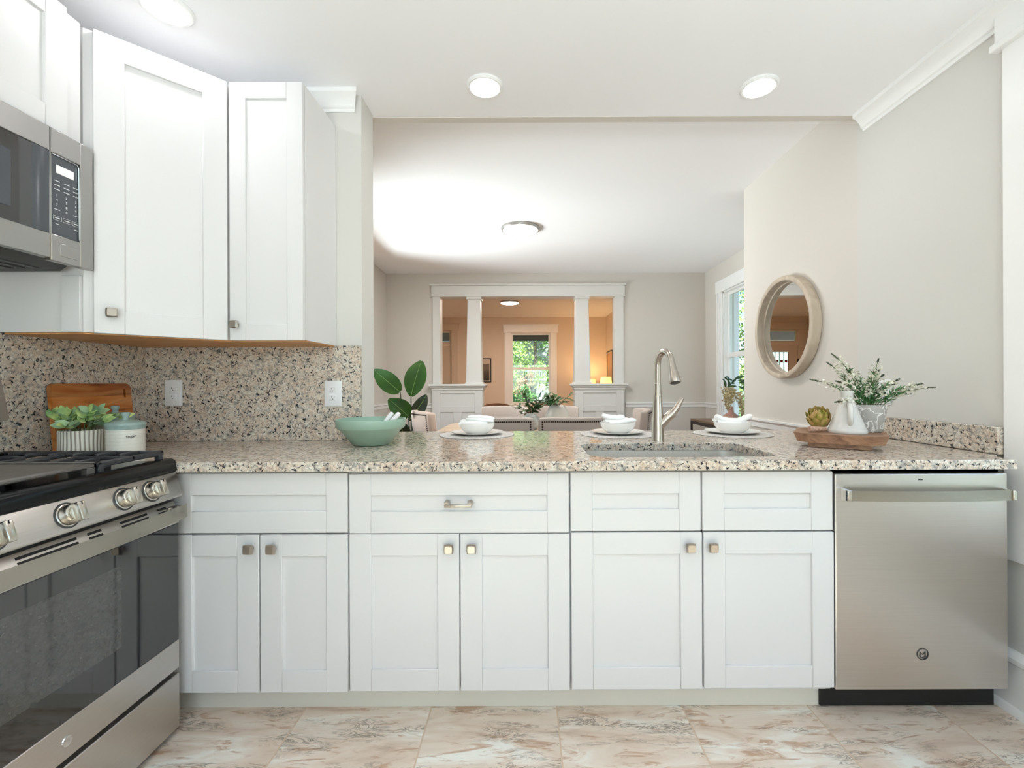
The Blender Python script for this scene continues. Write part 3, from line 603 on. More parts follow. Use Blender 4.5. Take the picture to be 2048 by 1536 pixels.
for i in range(0, 15):
    a = PI-i*R(166)/14; pts.append(c0+d_*rr*math.cos(a)+Vector((0, 0, rr*math.sin(a))))
b = MB(); b.tube(pts, .0145, 18); b.build('spout', M['nickel'], t)
e_ = pts[-1]; tdir = (pts[-1]-pts[-2]).normalized(); hd = [e_+tdir*k for k in (-.012, .0, .03, .075, .095, .099)]
b = MB(); b.tube(hd, [.0146, .0155, .0165, .0225, .0255, .0245], 22); h_ = b.build('spray_head', M['nickel'], t)
b = MB(); b.tube([e_+tdir*.0985, e_+tdir*.1005], .020, 20); b.build('nozzle', M['grey'], h_)
b = MB(); b.tube([(fx+.008, fy, ZC+.068), (fx+.04, fy-.01, ZC+.105), (fx+.064, fy-.014, ZC+.127), (fx+.066, fy-.0143, ZC+.129)], [.023, .0215, .0205, .0195], 18)
b.tube([(fx+.0665, fy-.0143, ZC+.1295), (fx+.080, fy-.017, ZC+.147), (fx+.098, fy-.020, ZC+.180), (fx+.106, fy-.021, ZC+.196)], [.020, .019, .0145, .012], 18, .75); b.build('lever', M['nickel'], t)

# ------------------------------------------------------------------ wall cabinets
UZ0, UZ1 = 1.361, 2.404
t = thing('wall_cabinet', 'narrow white shaker wall cabinet at the end of the run', 'cabinet', (-1.05, 2.0, UZ0), 'white wall cabinets')
b = MB(); b.box(-1.198, -.895, 1.862, 2.163, UZ0, UZ1, .001); b.build('body', M['white'], t)
b = MB(); b.box(-1.196, -.897, 1.868, 2.163, UZ0-.004, UZ0-.0005); b.build('underside', M['birch'], t, label='unpainted wood underside')
add_front(t, 'door', T(-1.194, 1.840, UZ0-.002), .298, UZ1-UZ0+.002, knob=(.030, .062), fr=.066)
t = thing('corner_cabinet', 'diagonal white shaker corner wall cabinet with one tall door', 'cabinet', (-1.5, 1.9, UZ0), 'white wall cabinets')
poly = [(-1.808, 1.556), (-1.508, 1.556), (-1.2005, 1.863), (-1.2005, 2.163), (-1.808, 2.163)]
b = MB(); b.prism(poly, 2, UZ0, UZ1, .001); b.build('body', M['white'], t)
b = MB(); b.prism([(-1.786, 1.562), (-1.512, 1.562), (-1.204, 1.869), (-1.204, 2.142), (-1.786, 2.142)], 2, UZ0-.005, UZ0-.0005); b.build('underside', M['birch'], t, label='unpainted wood underside')
MZ0, MZ1 = 1.566, 1.980
m4 = T(-1.508, 1.556, UZ0-.002) @ Matrix.Rotation(R(45), 4, 'Z') @ T(.024, -.0205, 0)
add_front(t, 'door', m4, .394, UZ1-UZ0+.002, knob=(.045, .072), fr=.082)
b = MB(); b.box(-1.572, -1.51, 1.5435, 1.5555, UZ0, MZ0-.014, .001); b.build('filler_strip', M['white'], t)
MZ0, MZ1 = 1.566, 1.980
t = thing('wall_cabinet', 'short white shaker wall cabinet above the microwave', 'cabinet', (-1.65, 1.17, MZ1), 'white wall cabinets')
b = MB(); b.box(-1.808, -1.502, .785, 1.542, MZ1+.002, UZ1, .001); b.build('body', M['white'], t)
RX = Matrix.Rotation(R(90), 4, 'Z')
for a, c in ((.80, 1.137), (1.140, 1.477)):
    add_front(t, 'door', T(-1.481, a, MZ1+.006) @ RX, c-a, UZ1-MZ1-.006, knob=((.03 if a > 1 else c-a-.03), .05), fr=.068)

# ------------------------------------------------------------------ microwave
t = thing('microwave', 'stainless over-the-range microwave with black glass door', 'microwave', (-1.64, 1.165, MZ0))
y0, y1 = .786, 1.548; FX = -1.466
b = MB(); b.box(-1.79, FX-.022, y0, y1-.004, MZ0+.03, MZ1-.001, .002); b.build('case', M['grey'], t)
b = MB(); b.prism([(-1.786, MZ0-.006), (-1.55, MZ0-.006), (FX-.03, MZ0+.03), (-1.786, MZ0+.03)], 1, y0+.02, y1-.03)
for k in range(5): b.box(-1.76+.045*k, -1.745+.045*k, y1-.30, y1-.08, MZ0-.010, MZ0-.005, .001)
for k in range(2): b.lathe([(0, -.016), (.006, -.016), (.008, -.008), (0, -.006)], (-1.62, y1-.10-.35*k, MZ0), 10)
b.build('grease_tray', M['grey'], t, label='dark vented underside')
yc = 1.408                                       # door / control panel joint
b = MB()
def front_frame(ya, yb, za, zb, ia, ib, ja, jb):  # stainless ring with opening ia..ib, ja..jb
    b.box(FX-.022, FX, ya, ia, za, zb, .002).box(FX-.022, FX, ib, yb, za, zb, .002).box(FX-.022, FX, ia-.001, ib+.001, za, ja, .002).box(FX-.022, FX, ia-.001, ib+.001, jb, zb, .002)
front_frame(y0, yc-.001, MZ0+.008, MZ1, y0+.05, yc-.0015-.001, MZ0+.085, MZ1-.075)
dr = b.build('door', M['steelm'], t)
b = MB(); b.box(FX-.018, FX-.004, y0+.048, yc-.003, MZ0+.084, MZ1-.074, .001); b.build('glass', M['blackglass'], dr, label='black glass door')
b = MB(); b.box(FX-.006, FX-.0028, y0+.11, yc-.105, MZ0+.125, MZ1-.125, .001); b.build('window_mesh', M['charcoal'], dr, label='greyer window screen')
b = MB(); b.prism([(FX-.006, yc-.052), (FX-.001, yc-.045), (FX-.001, yc-.003), (FX-.006, yc-.003)], 2, MZ0+.085, MZ1-.075); b.build('grip_strip', M['charcoal'], dr, label='vertical grey grip strip')
b = MB(); front_frame(yc+.001, y1, MZ0+.002, MZ1, yc+.004, y1-.045, MZ0+.085, MZ1-.075)
b.box(FX-.002, FX+.0012, yc+.03, y1-.055, MZ0+.022, MZ0+.062, .001)
pn = b.build('control_panel', M['steelm'], t)
b = MB(); b.box(FX-.018, FX-.006, yc+.003, y1-.044, MZ0+.084, MZ1-.074, .001); b.build('keypad', M['charcoal'], pn, label='charcoal touch keypad')
b = MB(); b.box(FX-.006, FX-.0045, yc+.022, yc+.078, MZ1-.132, MZ1-.106); b.build('display', M['lcd'], pn, label='pale pink display')
b = MB(); KX = FX-.0055
def kt(txt, y, z, size):
    text_mesh(b, txt, size, T(KX, y, z) @ Matrix(((0, 0, 1, 0), (1, 0, 0, 0), (0, 1, 0, 0), (0, 0, 0, 1))))
zk = MZ1-.157
for r_ in range(3):
    for c_ in range(3): b.box(KX, KX+.0006, yc+.016+.030*c_, yc+.034+.030*c_, zk-.0135*r_-.001, zk-.0135*r_+.0012)
for i in range(9): kt(str(i+1), yc+.025+.030*(i % 3), MZ1-.202-.0150*(i//3), .0105)
kt('0', yc+.055, MZ1-.247, .0105)
for c_ in (0, 2): b.box(KX, KX+.0006, yc+.016+.030*c_, yc+.034+.030*c_, MZ1-.248, MZ1-.246)
for c_ in range(3):
    ya = yc+.013+.030*c_
    for q in ((ya, ya+.026, MZ1-.268, MZ1-.2672), (ya, ya+.026, MZ1-.281, MZ1-.2802), (ya, ya+.0008, MZ1-.281, MZ1-.267), (ya+.0252, ya+.026, MZ1-.281, MZ1-.267), (ya+.005, ya+.021, MZ1-.2755, MZ1-.2725)): b.box(KX, KX+.0006, *q)
for c_ in (0, 2): b.box(KX, KX+.0006, yc+.020+.030*c_, yc+.031+.030*c_, MZ1-.294, MZ1-.2918)
b.build('key_print', M['print'], pn, smooth=False)
b = MB(); b.tube([(FX-.003, yc+.006, MZ1-.078), (FX-.003, y1-.055, MZ1-.078), (FX-.003, y1-.048, MZ1-.086), (FX-.003, y1-.046, MZ0+.09)], .0022, 8); b.build('panel_edge', M['chrome'], pn)

# ------------------------------------------------------------------ gas range
ry0, ry1 = .787, 1.5455
t = thing('gas_range', 'stainless slide-in gas range with black oven glass and cast iron grates', 'range', (-1.48, 1.166, 0))
b = MB(); b.box(-1.785, -1.20, ry0+.002, ry1-.002, .03, .886, .002); b.build('body', M['grey'], t)
b = MB()
b.prism([(-1.789, .886), (-1.185, .886), (-1.182, .896), (-1.186, .922), (-1.196, .930), (-1.215, .932), (-1.225, .922), (-1.76, .922), (-1.76, .936), (-1.789, .936)], 1, ry0, ry1, .002); b.build('cooktop', M['black'], t, label='black enamel cooktop')
b = MB(); b.prism([(-1.21, .886), (-1.187, .886), (-1.163, .812), (-1.165, .803), (-1.21, .803)], 1, ry0, ry1, .002); cp = b.build('control_panel', M['steel'], t)
dn = Vector((.074, 0, .024)).normalized()
for i, ky in enumerate((1.430, 1.331, 1.166, 1.001, .902)):
    b = MB(); zc = .846; xb = -1.187+(.886-zc)*.024/.074
    m4 = T(xb, ky, zc) @ dn.to_track_quat('Z', 'Y').to_matrix().to_4x4()
    b.lathe([(0, -.003), (.029, -.003), (.029, .002), (.0265, .003), (.0258, .022), (.0235, .026), (0, .026)], (0, 0, 0), 30)
    b.lathe([(0, .0265), (.0185, .0265), (.0185, .0285), (0, .0285)], (0, 0, 0), 24)
    b.box(-.0100, .0100, -.0245, .0245, .022, .046, .004, 2)
    b.xf(m4 @ Matrix.Rotation(R(0), 4, 'Z')); k_ = b.build('knob', M['steelh'], t)
    b = MB(); b.lathe([(0, -.0005), (.034, -.0005), (.033, .0012), (0, .0014)], (0, 0, 0), 28); b.xf(m4 @ T(0, 0, .0005)); b.build('bezel', M['grey'], k_)
    b = MB(); b.box(-.001, .001, .016, .023, .0455, .0466); b.xf(m4); b.build('pointer', M['black'], k_)
b = MB(); b.box(-1.21, -1.198, ry0+.01, ry1-.01, .785, .806); b.build('gap', M['darkgap'], t)
# oven door
b = MB(); b.prism([(-1.21, .712), (-1.177, .712), (-1.175, .745), (-1.196, .786), (-1.21, .786)], 1, ry0, ry1, .0015)
dr = b.build('oven_door', M['steel'], t)
b = MB(); b.prism([(-1.21, .22), (-1.177, .222), (-1.177, .318), (-1.21, .318)], 1, ry0, ry1, .0015); b.build('lower_rail', M['steel'], dr)
b = MB(); b.box(-1.205, -1.178, ry0+.001, ry1-.001, .3185, .7115, .001); b.build('oven_glass', M['blackglass'], dr, label='glossy black oven glass')
b = MB(); b.box(-1.180, -1.1772, ry0+.10, ry1-.22, .415, .655, .0005); b.build('oven_window', mat('oven_window_mesh', (60, 60, 60), .06, ior=1.9, noise=.12, nscale=90), dr, label='slightly paler see-through window')
sl = Vector((.021, 0, -.041)).normalized(); on = Vector((.041, 0, .021)).normalized()
for f_ in (.30, .58):
    for a, c in ((1.235, 1.275), (1.335, 1.43), (1.47, 1.505), (1.06, 1.205), (.84, 1.02)):
        p0 = Vector((-1.196, 0, .786))+Vector((.021, 0, -.041))*f_; q = [p0+sl*s_*.0035 for s_ in (-1, 1)]; b = MB()
        b.prism([(q[0].x+on.x*.0008, q[0].z+on.z*.0008), (q[1].x+on.x*.0008, q[1].z+on.z*.0008), (q[1].x-on.x*.003, q[1].z-on.z*.003), (q[0].x-on.x*.003, q[0].z-on.z*.003)], 1, a, c); b.build('vent_slot', M['darkgap'], dr, label='black vent slot')
b = MB(); n_ = 16
hp = lambda f: (-1.146+.018*math.sin(PI*f)**.6 if 0 < f < 1 else -1.146)
b.grid(lambda u, v: (hp(u)-.0, ry0+.004+(ry1-ry0-.008)*u, .733+.046*v), n_, 1, .014)
for ye in (ry0+.012, ry1-.034): b.box(-1.188, -1.146, ye, ye+.022, .738, .774, .003)
b.build('handle', M['steelh'], dr)
b = MB(); b.box(-1.205, -1.176, ry0, ry1, .022, .206, .0025); b.build('drawer', M['steel'], t)
b = MB(); b.box(-1.74, -1.25, ry0+.02, ry1-.02, .0, .03); b.build('plinth', M['darkgap'], t)
b = MB(); b.lathe([(0, 0), (.014, 0), (.013, .0025), (0, .003)], (-1.177, 1.166, .268), 20, Matrix.Rotation(R(90), 4, 'Y')); b.build('badge', M['chrome'], dr)
# burners and grates
for bx_, by_ in ((-1.36, 1.42), (-1.62, 1.42), (-1.36, .92), (-1.62, .92), (-1.49, 1.166)):
    b = MB(); b.lathe([(0, .922), (.05, .922), (.048, .930), (.034, .932), (.034, .940), (0, .942)], (bx_, by_, 0), 24); b.build('burner', M['iron'], t)
def grate(ya, yb):
    b = MB(); xa, xb, zt = -1.752, -1.222, .958; h = .012
    for y in (ya+.008, yb-.008): b.box(xa, xb, y-.008, y+.008, zt-h-.004, zt, .003)
    for x in (xa+.008, xb-.008): b.box(x-.008, x+.008, ya, yb, zt-h-.004, zt, .003)
    for x in (xa+.008, xb-.008, (xa+xb)/2):
        for y in (ya+.012, yb-.012): b.box(x-.009, x+.009, y-.009, y+.009, .922, zt-.006, .002)
    n2 = 7
    for i in range(1, n2):
        x = xa+(xb-xa)*i/n2
        b.box(x-.006, x+.006, ya+.01, ya+.085, zt-h, zt+.002, .003).box(x-.006, x+.006, yb-.085, yb-.01, zt-h, zt+.002, .003)
    ym = (ya+yb)/2
    b.box(xa, xa+.19, ym-.006, ym+.006, zt-h, zt, .003).box(xb-.19, xb, ym-.006, ym+.006, zt-h, zt, .003).box((xa+xb)/2-.006, (xa+xb)/2+.006, ya, yb, zt-h, zt, .003)
    return b.build('grate', M['iron'], t)
grate(1.300, 1.540); grate(.795, 1.030)
b = MB(); xa, xb = -1.752, -1.222
b.box(xa, xb, 1.036, 1.294, .945, .957, .004).box(xa, xb, 1.036, 1.046, .957, .962, .002).box(xa, xb, 1.284, 1.294, .957, .962, .002)
for x in (xa+.01, xb-.01):
    for y in (1.048, 1.282): b.box(x-.01, x+.01, y-.012, y+.012, .922, .947, .002)
b.build('griddle', M['griddle'], t, label='flat grey griddle plate over the centre burner')

# ------------------------------------------------------------------ dishwasher
t = thing('dishwasher', 'stainless steel dishwasher at the end of the base cabinets', 'dishwasher', (1.377, 1.85, 0))
wx0_, wx1_ = 1.0765, 1.678
b = MB(); b.box(wx0_+.003, wx1_-.003, YDOOR+.03, 2.14, .10, .878); b.box(wx0_+.003, wx1_-.003, YDOOR+.03, YDOOR+.04, .86, .879); b.build('body', M['darkgap'], t)
b = MB(); b.box(wx0_, wx1_, YDOOR, YDOOR+.03, .109, .861, .004, 2); dr = b.build('door', M['steel'], t, ang=15)
b = MB(); n_ = 20; yb_ = YDOOR-.036
hy = lambda u: YDOOR-.030-.014*math.sin(PI*u)
b.grid(lambda u, v: (1.098+(wx1_-.004-1.098)*u, hy(u), .774+.036*v), n_, 1, -.012)
b.box(1.098, 1.112, YDOOR-.036, YDOOR, .775, .809, .002).box(wx1_-.018, wx1_-.004, YDOOR-.036, YDOOR, .775, .809, .002); b.build('handle', M['steelh'], dr)
b = MB(); b.box(1.097, 1.1125, YDOOR-.034, YDOOR-.0, .774, .810, .001); b.build('handle_end', M['chrome'], dr)
b = MB(); b.box(1.366, 1.382, YDOOR-.0008, YDOOR+.001, .838, .841); b.build('indicator', M['darkgap'], dr)
b = MB(); RXm = Matrix.Rotation(R(90), 4, 'X'); cz = zy(1311)
b.lathe([(.0175, 0), (.0205, .0), (.0205, .002), (.0190, .0028), (.0175, .002)], (px(1843), YDOOR, cz), 32, RXm)
pts = [(-.009, -.008), (-.009, .008), (0, -.002), (.009, .008), (.009, -.008)]
b.tube([(px(1843)+x, YDOOR-.001, cz+z) for x, z in pts], .0014, 6); b.tube([(px(1843)+.012*math.cos(a), YDOOR-.001, cz+.012*math.sin(a)) for a in [R(200+14*i) for i in range(11)]], .0012, 6)
b.build('badge', M['grey'], dr, label='round monogram badge')
b = MB(); b.box(px(1636, 548), 1.70, 1.655, 1.665, .005, .10); b.build('toe_panel', M['darkgap'], t, label='black toe panel')

# ------------------------------------------------------------------ outlets
def outlet(loc, m4, label):
    o = thing('outlet', label, 'outlet', loc, 'white wall outlets')
    b = MB(); b.box(-.041, .041, -.006, 0, -.061, .061, .003, 2); b.xf(T(*loc) @ m4); b.build('cover_plate', M['plate'], o)
    for s_ in (-1, 1):
        z = s_*.0195; b = MB(); b.box(-.0165, .0165, -.0075, -.005, z-.0145, z+.0145, .004, 2); b.xf(T(*loc) @ m4); k = b.build('socket', M['plate'], o)
        b = MB(); b.box(-.0075, -.0055, -.0079, -.007, z, z+.008).box(.0050, .0070, -.0079, -.007, z, z+.008); b.lathe([(0, 0), (.0024, 0), (.0024, .0006), (0, .0006)], (0, -.0073, z-.006), 10, RXm); b.xf(T(*loc) @ m4); b.build('hole_pattern', M['slot'], k)
I4 = Matrix.Identity(4)
outlet((-1.655, 2.146, 1.142), I4, 'white duplex outlet in the granite near the corner, beside the canisters')
outlet((-.903, 2.146, 1.136), I4, 'white duplex outlet in the granite just above the green bowl')
outlet((XR, 2.215, 1.132), Matrix.Rotation(R(-90), 4, 'Z'), 'white outlet on the plain wall behind the lavender pot')

# ------------------------------------------------------------------ things on the left counter
t = thing('cutting_board', 'reddish brown striped wood cutting board leaning on the granite', 'cutting board', (-1.76, 1.86, ZC))
b = MB(); L0, L1, H = 1.694, 2.035, .272
pts = rounded(L0, L1, 0, H, .022); slot = rounded(L1-.038, L1-.026, H-.062, H-.022, .0059)
def tilt(y, z, th): return (-1.7575+th-.026*z/H-(.0), y, ZC+z+.0005)
vf = [b.bm.verts.new((y, z, 0)) for y, z in pts]; vh = [b.bm.verts.new((y, z, 0)) for y, z in slot]
es = [b.bm.edges.new((v[i], v[(i+1) % len(v)])) for v in (vf, vh) for i in range(len(v))]
bmesh.ops.triangle_fill(b.bm, use_beauty=True, use_dissolve=False, edges=es); fs = b.bm.faces[:]
ext = bmesh.ops.extrude_face_region(b.bm, geom=fs); bmesh.ops.translate(b.bm, vec=(0, 0, .018), verts=[g for g in ext['geom'] if isinstance(g, bmesh.types.BMVert)])
for v in b.bm.verts: v.co = Vector(tilt(v.co.x, v.co.y, v.co.z))
bmesh.ops.recalc_face_normals(b.bm, faces=b.bm.faces[:]); b.build('board', M['acacia'], t)
def canister(x, y, r, h, label, txt):
    o = thing('canister', label, 'canister', (x, y, ZC), 'blue-lidded cream canisters')
    pr = [(0, .0006), (r*.93, .0006), (r*.97, .006)]
    for i in range(8):
        z0 = .008+(h-.012)*i/8; dz = (h-.012)/8; pr += [(r*.985, z0), (r, z0+dz*.5), (r*.985, z0+dz*.95)]
    pr += [(r, h), (r*.9, h), (0, h-.002)]
    b = MB(); b.lathe(pr, (x, y, ZC), 40); bd = b.build('jar', M['creamglaze'], o, ang=60)
    b = MB(); b.lathe([(r*1.005, h-.010), (r*1.02, h-.006), (r*1.03, h), (r*1.06, h+.004), (r*1.06, h+.011), (r*.98, h+.016), (r*.55, h+.023), (r*.18, h+.025), (r*.16, h+.034), (r*.24, h+.044), (r*.22, h+.052), (0, h+.054)], (x, y, ZC), 40); b.build('lid', M['sageglaze'], o, ang=60, label='glazed blue-green lid')
    if txt:
        b = MB(); a = math.atan2(-x*1.0, -y); ang = math.atan2(.0-x, .0-y)
        text_mesh(b, txt, .0140, Matrix(((1, 0, 0, 0), (0, 0, -1, 0), (0, 1, 0, 0), (0, 0, 0, 1))), .0008, bendr=r*1.004)
        b.xf(T(x, y, ZC+h*.70) @ Matrix.Rotation(R(56), 4, 'Z')); b.build('word_sugar', M['ink'], bd, smooth=False, label='stamped word sugar')
canister(-1.492, 1.70, .0575, .112, 'front cream canister stamped sugar with a blue-green lid', 'sugar')
canister(-1.675, 1.86, .062, .130, 'taller blue-lidded canister half hidden behind the sugar canister and plant', None)
def ribbed(x, y, r, h):
    b = MB(); b.lathe([(0, .0006), (r*.95, .0006), (r, .006), (r, h*.5), (r, h-.004), (r*.98, h), (r*.93, h), (r*.92, h*.9), (0, h*.88)], (x, y, ZC), 128, fn=lambda rr, z, a: rr*(1+.022*math.cos(a*32+.5*math.sin(z*45+a*3))) if rr > .8*r and rr > r*.945 else rr); return b
def ribmat():
    m, n, l, b = newmat('ribbed_stripe_clay'); tc = n.new('ShaderNodeTexCoord'); s = n.new('ShaderNodeSeparateXYZ'); l.new(tc.outputs['Object'], s.inputs[0])
    def mt(op, a, c=None):
        q = n.new('ShaderNodeMath'); q.operation = op
        for i, v in enumerate((a, c)):
            if v is None: continue
            if isinstance(v, (int, float)): q.inputs[i].default_value = v
            else: l.new(v, q.inputs[i])
        return q.outputs[0]
    an = mt('ARCTAN2', s.outputs[1], s.outputs[0]); wv = mt('MULTIPLY', mt('SINE', mt('ADD', mt('MULTIPLY', s.outputs[2], 45), mt('MULTIPLY', an, 3))), .5)
    c = mt('COSINE', mt('ADD', mt('MULTIPLY', an, 32), wv)); r = ramp(n, [(.12, (150, 142, 130)), (.45, (228, 224, 213))]); l.new(mt('MULTIPLY_ADD', c, .5), r.inputs[0])
    l.new(mt('ADD', mt('MULTIPLY', c, .5), .5), r.inputs[0]); l.new(r.outputs[0], b.inputs['Base Color']); b.inputs['Roughness'].default_value = .7; return m
t = thing('potted_plant', 'small leafy plant in a ribbed cream pot by the range', 'plant', (-1.655, 1.70, ZC))
ribbed(-1.655, 1.70, .065, .100).build('pot', ribmat(), t, ang=60)
b = MB(); b2 = MB(); bs = MB(); rnd = random.Random(3)
for i in range(17):
    a = 2*PI*i/17+rnd.uniform(-.2, .2); out = rnd.uniform(.045, .125); zt = ZC+.108+rnd.uniform(.0, .075)*(1.15-out*4)
    p0 = Vector((-1.655+.02*math.cos(a), 1.70+.02*math.sin(a), ZC+.088)); ex = out*math.cos(a)
    if ex < -.085: ex = -.085
    p1 = Vector((-1.655+ex, 1.70+out*math.sin(a)*.8, zt)); mid = (p0+p1)/2+Vector((0, 0, .035))
    bs.tube([p0, mid, p1], [.0022, .0018, .0012], 6)
    for k in range(8):
        f = .30+.10*k; q = p0*(1-f)**2+mid*2*f*(1-f)+p1*f*f
        sd_ = Vector((-math.sin(a), math.cos(a), 0))*(1 if k % 2 else -1)
        dd = (p1-p0).normalized()*.6+sd_*.8+Vector((0, 0, rnd.uniform(-.1, .5)))
        if k == 7: dd = (p1-p0).normalized()+Vector((0, 0, rnd.uniform(-.2, .2)))
        if q.x+dd.normalized().x*.05 < -1.73: dd.x = abs(dd.x)*.3
        (b if rnd.random() < .6 else b2).leaf(q, dd, (rnd.uniform(-.4, .4)+.3, -1.1, .7), rnd.uniform(.034, .045), rnd.uniform(.021, .027), rnd.uniform(.1, .5), .2, 6, .85)
bs.build('stems', M['stem'], t); b.build('leaves', M['sageleaf'], t, label='pale yellow-green leaves'); b2.build('inner_leaves', M['palesage'], t, label='greyer sage leaves')
t = thing('recipe_stand', 'taupe slab on a black stand at the far back of the cooktop', 'board stand', (-1.70, 1.42, .936))
b = MB(); b.prism([(1.26, 1.075), (1.455, 1.066), (1.464, 1.072), (1.428, 1.26), (1.418, 1.266), (1.26, 1.266)], 0, -1.668, -1.656, .003, 2); b.build('slab', M['taupe'], t)
b = MB(); b.tube([(-1.640, 1.30, .962), (-1.664, 1.30, 1.066), (-1.690, 1.30, 1.22)], .004, 8).tube([(-1.640, 1.40, .962), (-1.664, 1.40, 1.066), (-1.690, 1.40, 1.22)], .004, 8).tube([(-1.650, 1.28, 1.062), (-1.650, 1.43, 1.060)], .005, 8).tube([(-1.640, 1.27, .964), (-1.640, 1.44, .964)], .005, 8); b.build('stand', M['black'], t)

# ------------------------------------------------------------------ green bowl with servers
bx_, by_ = -.678, 2.005
t = thing('serving_bowl', 'large sage green bowl with thick rim on the granite counter', 'bowl', (bx_, by_, ZC))
b = MB(); b.lathe([(0, .001), (.070, .001), (.078, .004), (.128, .066), (.140, .074), (.144, .079), (.149, .110), (.147, .114), (.141, .114), (.137, .080), (.120, .060), (.070, .014), (0, .012)], (bx_, by_, ZC), 56); b.build('body', M['green'], t, ang=50)
for i, (p, q) in enumerate(((Vector((.012, -.045, .02)), Vector((.088, .02, .139))), (Vector((.030, -.06, .025)), Vector((.140, -.055, .142))))):
    d0 = (q-p).normalized(); o0 = Vector((bx_, by_, ZC)); L = (q-p).length
    s_ = thing('salad_server', ('white-handled salad server standing steeper in the green bowl', 'white-handled salad server lying lower over the green bowl rim')[i], 'salad server', (bx_+p.x, by_+p.y, ZC+p.z), 'white salad servers')
    b = MB(); b.tube([o0+p+d0*(L*k) for k in (.35, .45, .7, .93, .98, 1)], [.006, .0085, .0098, .0105, .009, .005], 14); b.build('handle', M['spoon'], s_, ang=60)
    b = MB(); b.tube([o0+p+d0*(L*k) for k in (0, .05, .15, .28, .36)], [.008, .016, .018, .010, .005], 12, .35); b.build('scoop', M['spoon'], s_, ang=60)

# ------------------------------------------------------------------ three place settings
def rumpled(kind, c, rz):
    b = MB()
    def roll(pts, rad, flat):
        P_ = [Vector(p) for p in pts]; k = len(P_); fine = []; rr_ = []
        for i in range(k-1):
            for t in range(4): fine.append(P_[i].lerp(P_[i+1], t/4))
        fine.append(P_[-1])
        for _ in range(3): fine = [fine[0]]+[(fine[i-1]+fine[i]*2+fine[i+1])/4 for i in range(1, len(fine)-1)]+[fine[-1]]
        n_ = len(fine)
        for i in range(n_):
            e = min(i, n_-1-i); rr_.append(rad*((.72, .93, 1.0)[min(e, 2)])*(1+.07*math.sin(i*1.9+kind)))
        b.tube(fine, rr_, 18, flat, (0, 0, 1))
    if kind == 0:
        roll([(-.088, -.01, -.004), (-.03, -.02, .004), (.02, -.02, .002), (.05, -.01, -.002)], .040, .34); roll([(-.086, .02, .006), (-.02, .015, .012), (.055, .02, .006)], .034, .34)
        roll([(-.045, .012, .030), (.01, .0, .032), (.06, .01, .026), (.082, .02, .022)], .034, .30); roll([(-.05, .01, .020), (.02, -.02, .020), (.084, -.008, .010)], .032, .3)
    elif kind == 1:
        roll([(-.070, .0, .004), (-.02, .0, .004), (.05, .0, .0)], .042, .34); roll([(-.078, .02, .036), (-.04, .01, .026), (.0, .005, .024), (.03, .01, .030)], .036, .36)
        roll([(-.055, -.035, .0), (-.01, -.035, .004), (.05, -.028, .012), (.082, -.02, .014)], .030, .42); roll([(.0, .02, .018), (.05, .02, .014), (.080, .02, .006)], .032, .34)
    else:
        roll([(-.082, .01, .030), (-.06, .005, .016), (-.02, .0, .006), (.03, .0, .002), (.06, .0, .004)], .044, .36); roll([(-.080, -.01, .004), (-.03, -.03, -.002), (.03, -.03, -.002)], .034, .36)
        roll([(-.03, -.025, .006), (.02, -.022, .010), (.06, -.01, .020), (.092, .0, .034)], .030, .40); roll([(-.084, .02, .010), (-.02, .03, .004), (.05, .02, .010)], .03, .4)
    b.xf(T(*c) @ Matrix.Rotation(rz, 4, 'Z')); return b
spots = [(-.250, 2.372, 'near the green bowl'), (.482, 2.372, 'just behind the faucet'), (1.078, 2.372, 'near the wood tray')]
def ringmat_fn(): pass
for i, (x, y, w_) in enumerate(spots):
    b = MB(); pr = [(0, .0005), (.192, .0005), (.194, .002)]
    for k in range(24): r0 = .192-.008*k; pr += [(r0, .0042), (r0-.004, .0026)]
    pr += [(0, .0038)]
    b.lathe(pr, (x, y, ZC), 64); tag(b.build('placemat', M['placemat'], org=(x, y, ZC), ang=60), 'round woven pale placemat '+w_, 'placemat', 'round placemats on the counter')
    b = MB(); b.lathe([(0, .0045), (.07, .0045), (.078, .006), (.120, .0135), (.133, .0175), (.134, .0195), (.120, .0165), (.078, .010), (0, .0095)], (x, y, ZC), 56)
    tag(b.build('dinner_plate', M['porcelain'], org=(x, y, ZC+.0045), ang=60), 'white dinner plate on the placemat '+w_, 'plate', 'white dinner plates on the counter')
    b = MB(); b.lathe([(0, .0098), (.050, .0098), (.054, .012), (.075, .025), (.088, .045), (.0915, .062), (.0905, .064), (.088, .062), (.083, .045), (.070, .029), (.045, .018), (0, .016)], (x, y-.004, ZC), 56)
    tag(b.build('soup_bowl', M['porcelain'], org=(x, y-.004, ZC+.0098), ang=60), 'white bowl with folded napkin on the plate '+w_, 'bowl', 'white bowls on the counter')
    b = rumpled(i, (x, y-.004, ZC+.062), (0, .0, 0)[i])
    tag(b.build('napkin', M['napkin'], org=(x, y-.004, ZC+.05), ang=70), ('white napkin stacked flat in the bowl near the green serving bowl', 'rumpled white napkin in the bowl just behind the faucet', 'white napkin with raised ends in the bowl near the wood tray')[i], 'napkin', 'white napkins in the bowls')

